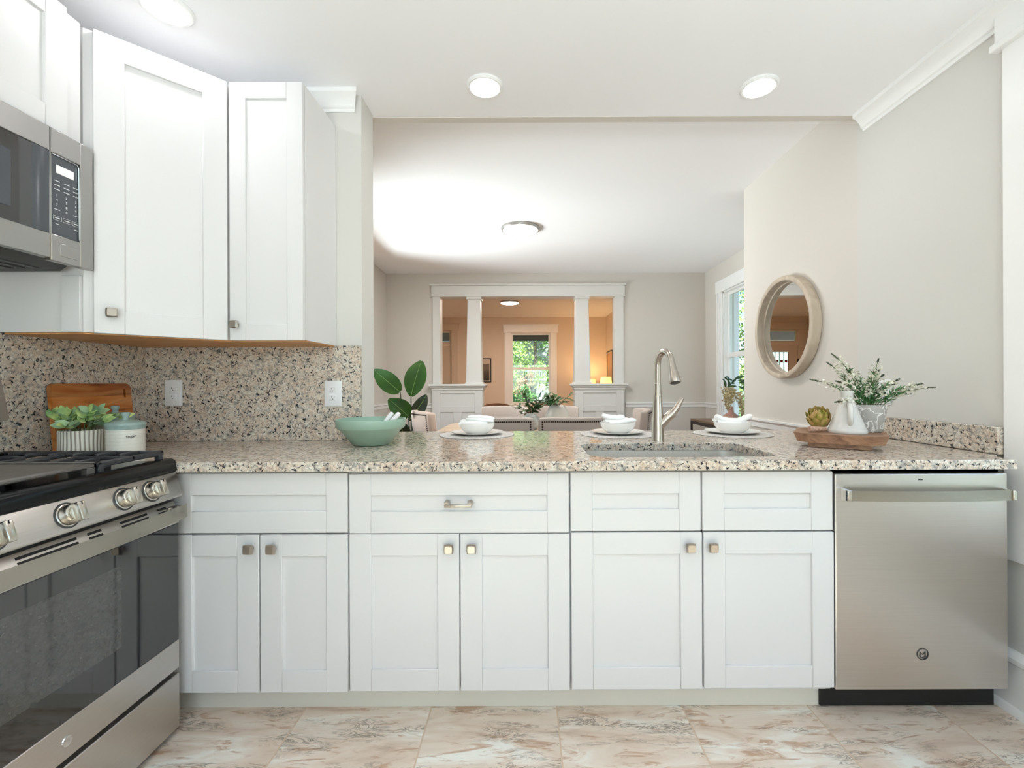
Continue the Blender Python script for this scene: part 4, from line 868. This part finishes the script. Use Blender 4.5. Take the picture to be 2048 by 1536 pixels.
# ------------------------------------------------------------------ wood tray group
cx, cy, rot = 1.327, 1.922, R(-35)
m4 = T(cx, cy, ZC) @ Matrix.Rotation(rot, 4, 'Z')
t = thing('wood_tray', 'chunky footed wooden tray with cut corners on the granite counter', 'tray', (cx, cy, ZC))
b = MB(); hx, hy_ = .16, .16
def octo(hx, hy, c): return [(-hx+c, -hy), (hx-c, -hy), (hx, -hy+c), (hx, hy-c), (hx-c, hy), (-hx+c, hy), (-hx, hy-c), (-hx, -hy+c)]
lo = [b.bm.verts.new((x, y, .0205)) for x, y in octo(hx-.014, hy_-.010, .045)]; up = [b.bm.verts.new((x, y, .058)) for x, y in octo(hx, hy_, .05)]
inr = [b.bm.verts.new((x, y, .058)) for x, y in octo(hx-.012, hy_-.012, .047)]; dn_ = [b.bm.verts.new((x, y, .054)) for x, y in octo(hx-.018, hy_-.016, .045)]
b.bm.faces.new(lo[::-1]); b.bm.faces.new(dn_)
for A, B in ((lo, up), (up, inr), (inr, dn_)):
    for i in range(8): b.bm.faces.new((A[i], A[(i+1) % 8], B[(i+1) % 8], B[i]))
b.xf(m4); b.build('top', M['tray'], t)
b = MB(); b.box(-.107, .107, -.13, .13, .0006, .0202, .002); b.xf(m4); b.build('foot', M['tray'], t)
def on(x, y, z=.0546): v = m4 @ Vector((x, y, z)); return v
p = on(.027, .010)
t = thing('ceramic_pitcher', 'pale grey glazed ceramic jug with a narrow neck on the wood tray', 'jug', p)
b = MB(); b.lathe([(0, 0), (.070, 0), (.0715, .006), (.069, .016), (.066, .018), (.058, .042), (.040, .092), (.0315, .116), (.0225, .130), (.0215, .136), (.0215, .166), (.0235, .170), (.0235, .175), (.0195, .175), (.0185, .165), (.018, .14), (0, .135)], p, 44); b.build('body', M['pitcher'], t, ang=60)
b = MB(); hd_ = Vector((-.42, -.9, 0)).normalized(); b.tube([p+hd_*r_+Vector((0, 0, z)) for r_, z in ((.026, .116), (.042, .122), (.056, .114), (.064, .096), (.068, .07), (.066, .046), (.056, .036))], [.008, .0095, .010, .010, .0095, .009, .007], 12, 1.0); b.build('handle', M['pitcher'], t, ang=60)
# lavender-like plant
p = on(.098, .105)
t = thing('potted_plant', 'white flowering plant in a grey crackled pot on the wood tray', 'plant', p)
b = MB(); b.lathe([(0, 0), (.052, 0), (.054, .003), (.069, .112), (.0685, .116), (.064, .116), (.062, .106), (0, .104)], p, 44); b.build('pot', M['marble'], t, ang=60)
bs, bl, bf, bt = MB(), MB(), MB(), MB(); rn = random.Random(21)
targets = [(-.190, .225), (-.140, .195), (-.235, .120), (-.170, .112), (-.090, .165), (-.130, .160), (-.185, .025), (.015, .205), (.030, .155), (.072, .165), (.085, .120), (.050, .135), (.100, .140), (.235, .085), (.225, .055), (.19, .10), (-.02, .130), (.0, .10), (.04, .09), (-.05, .08), (.09, .07), (.06, .16), (-.06, .11), (-.03, .07), (.02, .06), (.12, .1)]
for i, (tx, tz) in enumerate(targets):
    ty = rn.uniform(-.08, .05); p0 = p+Vector((tx*.2, ty*.25, .104)); p1 = p+Vector((tx, ty, .104+tz))
    p1.x = min(p1.x, XR-.02)
    mid = p0*.45+p1*.55+Vector((-tx*.25, 0, .03)); Q = lambda f: p0*(1-f)**2+mid*2*f*(1-f)+p1*f*f
    bs.tube([Q(k/6) for k in range(7)], [.0016]*7, 5)
    long = math.hypot(tx, tz)
    for k in range(34):
        f = rn.uniform(.06, .62); q = Q(f); dv = Vector((rn.uniform(-1, 1), rn.uniform(-1, 1), rn.uniform(.1, 1.1)))+(p1-p0).normalized()*.6
        bl.leaf(q, dv, (rn.uniform(-1, 1), rn.uniform(-1, 1), .6), rn.uniform(.020, .036), .0048, .2, .1, 3)
    for k in range(int(26+long*130)):
        f = rn.uniform(.48, .86); q = Q(f)+Vector((rn.gauss(0, .007), rn.gauss(0, .007), rn.gauss(0, .007)))
        dv = Vector((rn.uniform(-1, 1), rn.uniform(-1, 1), rn.uniform(-.5, 1))); bf.leaf(q, dv, (rn.uniform(-1, 1), .3, 1), rn.uniform(.010, .016), .0095, .3, .3, 3)
    tn = (Q(1)-Q(.9)).normalized()
    for k in range(26):
        f = .86+.14*k/25; q = Q(f); a = k*2.4; u_ = tn.orthogonal().normalized(); dv = (u_*math.cos(a)+tn.cross(u_)*math.sin(a))*.8+tn*.9; bt.leaf(q, dv, tn, .0085*(1.15-.5*k/25), .0042, .1, .3, 3)
bs.build('stems', M['stem'], t); bl.build('foliage', M['lavleaf'], t, label='needle-like green leaves'); bf.build('flowers', M['flower'], t, label='cream white blossom'); bt.build('tip_foliage', M['lavtip'], t, label='dark green bud tips')
# artichoke
p = on(-.067, .049, .0555)
t = thing('artichoke', 'green and pink artichoke on the wood tray next to the jug', 'artichoke', p)
b = MB(); c0 = p+Vector((-.01, 0, .052)); ax = Vector((-.35, -.35, .87)).normalized(); q_ = ax.to_track_quat('Z', 'Y').to_matrix().to_4x4()
b.lathe([(0, -.036), (.018, -.033), (.030, -.02), (.032, .0), (.027, .018), (.014, .030), (0, .034)], c0, 24, q_)
for ring_i, (zz, rr_, cnt, Lf, wf_) in enumerate(((-.036, .026, 7, .046, .036), (-.026, .036, 8, .050, .040), (-.010, .041, 8, .050, .038), (.006, .038, 8, .046, .034), (.018, .030, 7, .038, .028), (.028, .018, 5, .030, .022))):
    for k in range(cnt):
        a = 2*PI*k/cnt+ring_i*.4; rad = Vector((math.cos(a), math.sin(a), 0)); base = Vector((rad.x*rr_*.92, rad.y*rr_*.92, zz-.006))
        dv = Vector((rad.x*(.75-.16*ring_i), rad.y*(.75-.16*ring_i), .85)); wd = q_ @ dv; bs_ = c0+(q_.to_3x3() @ base)
        b.leaf(bs_, q_.to_3x3() @ dv, q_.to_3x3() @ (rad*1.0+Vector((0, 0, .0))), Lf, wf_, .42, -.30, 7, .70, .05)
b.build('bracts', M['artichoke'], t, ang=70)
b = MB(); b.tube([p+Vector((-.02, -.058, .012)), p+Vector((-.045, -.064, .012)), p+Vector((-.095, -.076, .013)), p+Vector((-.099, -.077, .013))], [.009, .010, .0125, .010], 14); b.build('cut_stem', M['artistem'], t, label='pinkish cut stem')

# ------------------------------------------------------------------ round mirror
mx_ = XR+.004; my, mz, mr = 3.02, 1.546, .338
t = thing('wall_mirror', 'round mirror in a whitewashed wood frame on the dining wall', 'mirror', (mx_, my, mz))
RY = Matrix.Rotation(R(-90), 4, 'Y')
b = MB(); b.lathe([(mr-.004, .001), (mr, .006), (mr, .054), (mr-.003, .0595), (mr-.009, .062), (mr-.026, .062), (mr-.032, .0595), (mr-.034, .054), (mr-.036, .016), (mr-.06, .004), (mr-.06, .001)], (mx_, my, mz), 96, RY); b.build('frame', M['mframe'], t, ang=28)
b = MB(); b.lathe([(0, .012), (mr-.035, .012), (mr-.035, .010), (0, .010)], (mx_, my, mz), 72, RY); b.build('glass', M['mirror'], t)

# ------------------------------------------------------------------ dining furniture
t = thing('dining_table', 'pale wood dining table behind the counter, with two vases', 'table', (.08, 4.45, 0))
b = MB(); b.prism(rounded(-.80, .96, 3.90, 5.0, .20, 8), 2, .715, .758, .008, 2); b.build('tabletop', M['tablewood'], t)
b = MB(); b.box(-.62, .78, 4.05, 4.85, .64, .714); b.build('apron', M['tablewood'], t)
for x in (-.60, .76):
    for y in (4.07, 4.83): b = MB(); b.box(x-.04, x+.04, y-.04, y+.04, 0, .64, .004); b.build('leg', M['tablewood'], t)
def make_chair(fab):
    t = thing('dining_chair', 'x', 'chair', (0, 0, 0), 'nailhead dining chairs')
    b = MB(); b.box(-.25, .25, -.22, .27, .40, .485, .03, 3); b.box(-.235, .235, -.20, .255, .34, .40); b.build('seat', fab, t, ang=60)
    b = MB(); Wd, Z0, Z1 = .27, .40, .925
    def yv(u): return -.275+.075*(2*u-1)**2
    def shell(off):
        return lambda u, v: (-Wd+2*Wd*u, yv(u)+off-.05*v, Z0+(Z1-Z0)*v-.012*abs(2*u-1)**6*v)
    nu, nv = 16, 6
    F = [[b.bm.verts.new(shell(.075)(i/nu, j/nv)) for j in range(nv+1)] for i in range(nu+1)]; B_ = [[b.bm.verts.new(shell(0)(i/nu, j/nv)) for j in range(nv+1)] for i in range(nu+1)]
    for i in range(nu):
        for j in range(nv): b.bm.faces.new((F[i][j], F[i][j+1], F[i+1][j+1], F[i+1][j])); b.bm.faces.new((B_[i][j], B_[i+1][j], B_[i+1][j+1], B_[i][j+1]))
        b.bm.faces.new((F[i][nv], B_[i][nv], B_[i+1][nv], F[i+1][nv])); b.bm.faces.new((F[i][0], F[i+1][0], B_[i+1][0], B_[i][0]))
    for j in range(nv): b.bm.faces.new((F[0][j], B_[0][j], B_[0][j+1], F[0][j+1])); b.bm.faces.new((F[nu][j], F[nu][j+1], B_[nu][j+1], B_[nu][j]))
    bmesh.ops.recalc_face_normals(b.bm, faces=b.bm.faces[:])
    eg = [e for e in b.bm.edges if len(e.link_faces) == 2 and e.calc_face_angle(0) > .8]
    bmesh.ops.bevel(b.bm, geom=eg, offset=.016, segments=3, affect='EDGES', profile=.5, clamp_overlap=True)
    bk = b.build('backrest', fab, t, ang=60)
    b = MB(); f = shell(-.0005); pts = []
    for i in range(31): pts.append(f(.055+.89*i/30, .945))
    for s_ in (.055, .945):
        for j in range(1, 24): pts.append(f(s_, .945-.9*j/24))
    for q in pts: b.lathe([(0, .005), (.005, .0035), (.0076, .0), (.0076, -.002)], q, 8, Matrix.Rotation(R(90), 4, 'X'))
    b.build('nailhead_trim', M['nail'], bk, label='dark nailhead trim')
    for x, y in ((-.215, .225), (.215, .225), (-.215, -.20), (.215, -.20)):
        b = MB(); b.prism([(x-.02, y-.02), (x+.02, y-.02), (x+.02, y+.02), (x-.02, y+.02)], 2, 0, .345, .003); b.build('leg', M['darkwood'], t)
    return t
ch = make_chair(M['fabric']); ch.location = (.372, 3.70, 0); ch['label'] = 'taupe nailhead dining chair with its back to the counter, closest to the faucet'
cg = 'nailhead dining chairs'
dup(ch, (-.20, 3.70, 0), 0, 'taupe nailhead dining chair with its back to the counter, beside the first white bowl')
dup(ch, (.345, 5.02, 0), PI, 'taupe dining chair across the table behind the ribbed white vase')
dup(ch, (-.235, 5.02, 0), PI, 'taupe dining chair across the table behind the round grey vase')
c5 = dup(ch, (.95, 4.62, 0), R(84), 'taupe dining chair at the table end nearest the dining window')
c6 = make_chair(M['pinkfabric']); c6.location = (-.79, 4.50, 0); c6.rotation_euler[2] = R(-62); c6['label'] = 'blush dining chair turned at the table end beside the floor plant'
def bouquet(t, c, rn, n, spread, hmin, hmax, Ls, wd, m, droop=0.25, shift=(0, 0)):
    bl, bs = MB(), MB()
    for i in range(n):
        a = rn.uniform(0, 2*PI); r_ = spread*rn.uniform(.3, 1); p0 = Vector(c); p1 = p0+Vector((r_*math.cos(a)+shift[0], r_*math.sin(a), rn.uniform(hmin, hmax)-r_*droop+shift[1])); mid = (p0+p1)/2+Vector((0, 0, .04))
        Q = lambda f: p0*(1-f)**2+mid*2*f*(1-f)+p1*f*f
        bs.tube([Q(k/4) for k in range(5)], .0025, 5)
        for k in range(5):
            f = .35+.65*k/4; dv = (Q(1)-Q(.5)).normalized()*(1.2 if k == 4 else .5)+Vector((rn.uniform(-1, 1), rn.uniform(-1, 1), rn.uniform(-.4, .7)))
            bl.leaf(Q(f), dv, (rn.uniform(-.5, .5), rn.uniform(-.8, .2), 1), Ls*rn.uniform(.75, 1.2), wd, rn.uniform(.1, .6), .2, 5)
    bs.build('stems', M['darkstem'], t); bl.build('leaves', m, t)
t = thing('flower_vase', 'tall ribbed white vase with dark green leaves on the dining table', 'vase', (.315, 4.42, .758))
b = MB(); b.lathe([(0, .001), (.085, .001), (.115, .03), (.125, .07), (.118, .12), (.080, .20), (.060, .215), (.054, .213), (.054, .16), (0, .15)], (.315, 4.42, .758), 72, fn=lambda r_, z, a: r_*(1+.018*math.cos(36*a))); b.build('vase', M['ribvase'], t, ang=60)
bouquet(t, (.315, 4.42, .95), random.Random(5), 13, .17, .06, .15, .085, .034, M['vaseleaf'])
t = thing('flower_vase', 'round pale grey vase with drooping green leaves on the dining table', 'vase', (.055, 4.22, .758))
b = MB(); b.lathe([(0, .001), (.05, .001), (.078, .03), (.085, .07), (.070, .115), (.038, .142), (.036, .15), (.030, .148), (.03, .12), (0, .11)], (.055, 4.22, .758), 40); b.build('vase', M['glassvase'], t, ang=60)
bouquet(t, (.055, 4.22, .88), random.Random(9), 15, .17, .05, .22, .075, .03, M['vaseleaf'], .3, (-.02, .02))

# floor plant
P0 = Vector((-1.135, 4.55, 0))
t = thing('floor_plant', 'tall bird of paradise plant with big glossy leaves behind the green bowl', 'plant', P0)
b = MB(); b.lathe([(0, .0), (.13, .0), (.15, .02), (.17, .34), (.165, .35), (.15, .35), (.145, .31), (0, .30)], P0, 36); b.build('pot', M['potcream'], t, ang=60)
bs, b1, b2, b3 = MB(), MB(), MB(), MB()
def at(pxx, pyy, y): s_ = 910.0/y; return Vector(((pxx-1050)/s_, y, EYE-(pyy-768)/s_))
def big_leaf(mb, base, tip, width, normal, bow=.06, shape=.85, rib=True):
    d_ = tip-base; L = d_.length; d_.normalize(); n_ = Vector(normal); sd = d_.cross(n_).normalized(); n_ = sd.cross(d_).normalized(); K = 18; rows = []
    for i in range(K+1):
        f = i/K; hw = width*.5*(math.sin(PI*min(1, (f*.96+.02))**shape))**.7; c = base+d_*L*f+n_*(bow*math.sin(PI*f))
        rows.append([mb.bm.verts.new(c+sd*hw*u+n_*(.16*hw*abs(u)**1.5)) for u in (-1, -.5, 0, .5, 1)])
    for A, B in zip(rows, rows[1:]):
        for j in range(4): mb.bm.faces.new((A[j], A[j+1], B[j+1], B[j]))
    if rib: b3.tube([base+d_*L*f+n_*(bow*math.sin(PI*f)-.001)+Vector((0, -.002, 0)) for f in [k/10 for k in range(11)]], [.0035*(1-.07*k) for k in range(11)], 6)
def stalk(p): bs.tube([P0+Vector((0, 0, .30)), P0*.55+p*.45+Vector((0, 0, .14)), p], [.010, .008, .005], 8)
for bp, tp, wd, nm, mb, sh in (((822, 792, 4.55), (843, 721, 4.62), .215, (.1, -1, .25), b1, .95), ((800, 783, 4.4), (748, 738, 4.45), .185, (-.1, -1, .3), b1, .72), ((817, 832, 4.35), (777, 797, 4.3), .19, (.0, -1, .4), b1, .72), ((817, 840, 4.5), (853, 789, 4.6), .14, (.75, -1, .1), b2, 1.0), ((808, 872, 4.4), (802, 840, 4.35), .16, (0, -1, .4), b2, .8), ((828, 850, 4.5), (838, 870, 4.4), .10, (.3, -1, .3), b2, .9)):
    B0, T0 = at(*bp), at(*tp); big_leaf(mb, B0, T0, wd, nm, .03, sh); stalk(B0)
bs.build('stalks', M['darkstem'], t, ang=60); b1.build('leaves', M['bop'], t, ang=60, label='bright glossy leaves'); b2.build('shade_toned_leaves', M['bopshade'], t, ang=60, label='folded leaves with shade in their darker green'); b3.build('midribs', M['midrib'], t, ang=60)  # shade on the folded leaves is put into their darker colour

# console table with flowers under the dining window
t = thing('console_table', 'dark iron console table with walnut top beside the dining window', 'table', (2.22, 5.1, 0))
b = MB(); b.box(1.98, 2.46, 4.75, 5.45, .735, .760, .003); b.build('top', M['walnut'], t)
b = MB(); b.box(1.98, 2.46, 4.75, 4.77, .70, .735).box(1.98, 2.46, 5.43, 5.45, .70, .735).box(1.98, 2.0, 4.75, 5.45, .70, .735).box(2.44, 2.46, 4.75, 5.45, .70, .735); b.build('rails', M['ironbronze'], t)
for x in (1.98, 2.44):
    for y in (4.75, 5.43): b = MB(); b.box(x, x+.02, y, y+.02, 0, .70); b.build('leg', M['ironbronze'], t)
t = thing('flower_vase', 'pinkish bowl of trailing cream flowers and dark leaves by the dining window', 'vase', (2.27, 5.02, .76))
vx, vy = 2.27, 5.02
b = MB(); b.lathe([(0, .001), (.06, .001), (.09, .03), (.085, .05), (.06, .075), (.03, .095), (.025, .16), (.02, .16), (0, .10)], (vx, vy, .76), 30); b.build('vase', M['pinkpot'], t, ang=60)
bs, bl, bf = MB(), MB(), MB(); rn = random.Random(4)
hub = Vector((vx, vy, 1.17)); bs.tube([(vx, vy, .9), (vx, vy, 1.05), hub], .006, 6)
for k in range(16):
    a = R(-10+200*k/15); L = rn.uniform(.10, .16); bl.leaf(hub+Vector((.07*math.cos(a*1.7), -.03, .05*math.sin(a*3))), (math.cos(a)+rn.uniform(-.4, .4), rn.uniform(-.7, .2), math.sin(a)*.7+rn.uniform(-.3, .3)), (rn.uniform(-.6, .6), -1, .5), L*.72, .026, .2, .2, 5)
for dx, top, bot in ((-.055, 1.14, .90), (.045, 1.08, .765), (-.01, 1.12, .97)):
    for k in range(300):
        f = rn.random(); z = top+(bot-top)*f; sp = .034*(1-f)**.6+.006; bf.leaf((vx+dx+.03*math.sin(f*2)*(1 if dx > 0 else -1)+rn.gauss(0, sp*.6), vy-.095*min(1, (1.17-z)*4)-.02+rn.gauss(0, sp*.5), z), (rn.uniform(-1, 1), rn.uniform(-1, .3), rn.uniform(-1, .3)), (0, -1, 0), .022, .016, .3, .3, 3)
bs.build('stems', M['darkstem'], t); bl.build('leaves', M['vaseleaf'], t); bf.build('blossoms', M['wisteria'], t, label='trailing cream and ochre blossoms')

# ------------------------------------------------------------------ front room furniture
def lamp(x, y, ztop, label):
    t = thing('table_lamp', label, 'lamp', (x, y, .62), 'glowing lamps in the front room')
    b = MB(); b.lathe([(.095, -.24), (.128, -.24), (.130, -.24), (.105, 0), (.102, 0), (.125, -.238)], (x, y, ztop), 30); b.build('shade', M['shade'], t, label='glowing warm lampshade')
    b = MB(); b.lathe([(0, .0), (.07, .0), (.075, .015), (.03, .04), (.06, .12), (.055, .2), (.015, .26), (.012, ztop-.62-.12), (0, ztop-.62-.12)], (x, y, .62), 24); b.build('base', M['ceram'], t, ang=60)
    t2 = thing('side_table', 'small dark side table under the '+('lamp by the window wall' if y > 9.8 else 'lamp by the framed portrait'), 'table', (x, y, 0), 'dark side tables')
    b = MB(); b.lathe([(0, .58), (.22, .58), (.22, .62), (0, .62)], (x, y, 0), 32); b.build('top', M['darkwood'], t2)
    for k in range(3): a = 2*PI*k/3; b = MB(); b.box(x+.16*math.cos(a)-.015, x+.16*math.cos(a)+.015, y+.16*math.sin(a)-.015, y+.16*math.sin(a)+.015, 0, .58); b.build('leg', M['darkwood'], t2)
    L = bpy.data.lights.new('lamp_bulb', 'POINT'); L.energy = 13; L.color = (1, .62, .28); L.shadow_soft_size = .06; o = bpy.data.objects.new('lamp_bulb', L); C.objects.link(o); o.location = (x, y, ztop-.02)
lamp(1.645, 9.25, 1.315, 'glowing lamp by the framed portrait, past the right column')
lamp(1.46, 10.15, 1.285, 'glowing lamp half hidden behind the right column')
def armchair(x, y, rz, label):
    t = thing('armchair', label, 'armchair', (0, 0, 0), 'tan armchairs in the front room')
    b = MB(); b.box(-.34, .34, -.30, .34, .20, .44, .05, 3); b.build('seat', M['leather'], t, ang=60)
    b = MB(); n_ = 20
    b.grid(lambda u, v: (.36*math.sin(PI*(u-.5)), -.32+.14*(1-math.cos(PI*(u-.5))), .22+(.30+.34*math.cos(PI*(u-.5))**.5)*v), n_, 6, .09); b.build('backrest', M['leather'], t, ang=60)
    for sx_ in (-1, 1):
        b = MB(); b.box(sx_*.36-.05, sx_*.36+.05, -.20, .32, .20, .58, .04, 3); b.build('arm', M['leather'], t, ang=60)
        for sy_ in (-.25, .28): b = MB(); b.box(sx_*.28-.02, sx_*.28+.02, sy_-.02, sy_+.02, 0, .21); b.build('leg', M['darkwood'], t)
    t.location = (x, y, 0); t.rotation_euler[2] = rz; return t
ac = armchair(-.47, 7.9, 0, 'tan round-backed armchair behind the dining chairs near the framed landscape')
dup(ac, (.42, 8.3, 0), R(-8), 'tan round-backed armchair behind the ribbed white vase')
def picture_frame(loc, w_, h_, m4, art, label, fr=.022, matw=.02):
    t = thing('framed_picture', label, 'picture', loc, 'framed pictures')
    b = MB(); b.box(-w_/2, -w_/2+fr, -.025, 0, -h_/2, h_/2, .002).box(w_/2-fr, w_/2, -.025, 0, -h_/2, h_/2, .002).box(-w_/2+fr, w_/2-fr, -.025, 0, -h_/2, -h_/2+fr, .002).box(-w_/2+fr, w_/2-fr, -.025, 0, h_/2-fr, h_/2, .002); b.xf(T(*loc) @ m4); b.build('frame', M['artblack'], t)
    b = MB(); b.box(-w_/2+fr, w_/2-fr, -.012, -.002, -h_/2+fr, h_/2-fr); b.xf(T(*loc) @ m4); b.build('mat_board', M['artmat'], t)
    q = fr+matw; b = MB(); b.box(-w_/2+q, w_/2-q, -.015, -.0121, -h_/2+q, h_/2-q); b.xf(T(*loc) @ m4); b.build('print', art, t)
picture_frame((-.985, YF, 1.50), .41, .56, I4, M['art'], 'black-framed dark landscape print beside the front room window')
picture_frame((1.88, 10.0, 1.50), .66, .80, Matrix.Rotation(R(-90), 4, 'Z'), M['artb'], 'framed brown portrait print on the lamplit wall')

# ------------------------------------------------------------------ outdoors
b = MB(); b.box(-30, 40, 13.4, 60, -.75, -.65); tag(b.build('lawn', M['lawn'], smooth=False), 'green lawn outside the house', 'lawn', kind='structure')
b = MB(); b.box(2.7, 40, -10, 13.4, -.75, -.65).box(-30, -3.3, -10, 13.4, -.75, -.65); tag(b.build('added_paving', M['pave'], smooth=False), 'pale concrete paving added beside the house against green bounce', 'paving', kind='structure')  # paving put in instead of lawn to keep its green bounce out
b = MB(); b.box(-30, 40, 16.5, 18, -.65, -.63); tag(b.build('sidewalk', M['pave'], smooth=False), 'pale concrete sidewalk past the porch', 'sidewalk', kind='structure')
b = MB(); b.box(-4.5, 4.5, 10.72, 13.4, -.65, -.05); tag(b.build('porch_floor', M['deck'], smooth=False), 'grey porch floor outside the front window', 'porch', kind='structure')
b = MB(); b.box(-4.5, 4.5, 10.70, 13.0, 2.68, 2.76).box(-4.5, 4.5, 12.8, 13.0, 2.40, 2.68); tag(b.build('porch_roof', M['porchgrey'], smooth=False), 'grey porch ceiling and beam above the front window view', 'porch roof', kind='structure')
b = MB(); b.box(2.70, 4.2, 2.4, 7.4, 3.0, 3.1); tag(b.build('porch_roof', M['porchgrey'], smooth=False), 'grey roof slab added outside the dining window to shade the porch post', 'porch roof', kind='structure')  # roof added to keep direct sun off the white post
b = MB(); b.box(.535, .645, 17.15, 17.26, -.65, .72, .01).box(.52, .66, 17.13, 17.28, .72, .75, .005).lathe([(0, .75), (.055, .75), (.06, .80), (.058, .92), (.04, .98), (0, 1.0)], (.59, 17.2, 0), 16); tag(b.build('newel_post', M['porchwhite'], org=(.59, 17.2, -.65)), 'white rounded post standing by the sidewalk outside the front window', 'post')
b = MB(); b.box(3.06, 3.165, 6.72, 6.83, -.65, 3.0, .006); tag(b.build('porch_post', M['porchwhite'], org=(3.2, 6.8, -.65)), 'white porch post outside the dining window', 'post')
t = thing('porch_railing', 'white balustrade of the porch across the street', 'railing', (.8, 24, -.65))
b = MB(); b.box(.0, 2.4, 23.96, 24.04, 1.82, 1.90).box(.0, 2.4, 23.94, 24.06, 1.36, 1.44); b.build('rails', M['porchwhite'], t)
b = MB()
for i in range(20): b.box(.05+.12*i-.022, .05+.12*i+.022, 23.98, 24.02, 1.44, 1.82)
b.build('balusters', M['porchwhite'], t)
b = MB(); b.box(0, 2.4, 24.0, 26, -.65, 1.36); b.build('porch_base', M['siding'], t)
b = MB(); b.box(-1.2, 3.6, 30, 34, -.65, 6); tag(b.build('house', M['siding'], org=(1.2, 32, -.65), smooth=False), 'grey house across the street behind the trees', 'house')
def tree(x, y, h, r_, n, m, label, seed, lsz=.16, trunk=.16, name='tree', z0=-.65, low=.25, group='trees and bushes outside'):
    rn = random.Random(seed); t = thing(name, label, 'tree' if name == 'tree' else 'bush', (x, y, z0), group)
    b = MB(); b.tube([(x, y, z0), (x+.05*h*.2, y, z0+h*.35), (x, y, z0+h*.75)], [trunk, trunk*.8, trunk*.3], 8); b.build('trunk', M['bark'], t)
    b = MB(); cl = [(Vector((rn.gauss(0, r_*.5), rn.gauss(0, r_*.4), z0+h*(low+(1-low)*rn.random()))), rn.uniform(.3, .5)*r_) for _ in range(16)]
    for i in range(n):
        c, cr_ = cl[rn.randrange(16)]; v = Vector((rn.gauss(0, 1), rn.gauss(0, 1), rn.gauss(0, .8))).normalized()*cr_*rn.uniform(.55, 1.05)
        b.leaf(Vector((x, y, 0))+c+v, (rn.uniform(-1, 1), rn.uniform(-1, 1), rn.uniform(-1, .4)), (rn.uniform(-1, 1), -.5, 1), lsz*rn.uniform(.7, 1.3), lsz*.55, .3, .2, 2)
    b.build('foliage', m, t, smooth=False)
tree(-.9, 19.5, 6.5, 1.7, 3600, M['leafa'], 'sunlit yellow-green tree seen through the front window', 1)
tree(2.9, 22.5, 6, 1.6, 3600, M['leafb'], 'darker green tree at the top of the front window view', 2, low=.42)
tree(-6.0, 23, 7, 1.8, 2200, M['leafb'], 'green tree outside the front door', 4)
tree(4.3, 8.3, 5.5, 1.5, 11000, M['leafa'], 'green tree outside the dining window', 5, .075)
tree(7.0, 13.5, 6, 1.8, 2000, M['leafa'], 'light green tree further out past the dining window', 8, .16)
tree(.6, 28.0, 7.5, 1.9, 3600, M['leafa'], 'tall yellow-green tree behind the white balustrade', 3, .22, low=.05)
tree(-.55, 15.2, 1.5, .55, 1300, M['leafc'], 'green bush low in the front window, near the window frame edge', 6, .09, .03, 'bush')
tree(.02, 17.0, 1.7, .40, 1300, M['leafc'], 'green bush low in the middle of the front window', 7, .09, .03, 'bush')
tree(-.02, 18.2, 2.3, .42, 900, M['leafr'], 'russet shrub in front of the white balustrade', 9, .09, .03, 'bush', low=.5)
tree(1.15, 15.4, 1.6, .5, 1000, M['leafc'], 'green bush beside the white rounded post', 10, .09, .03, 'bush')
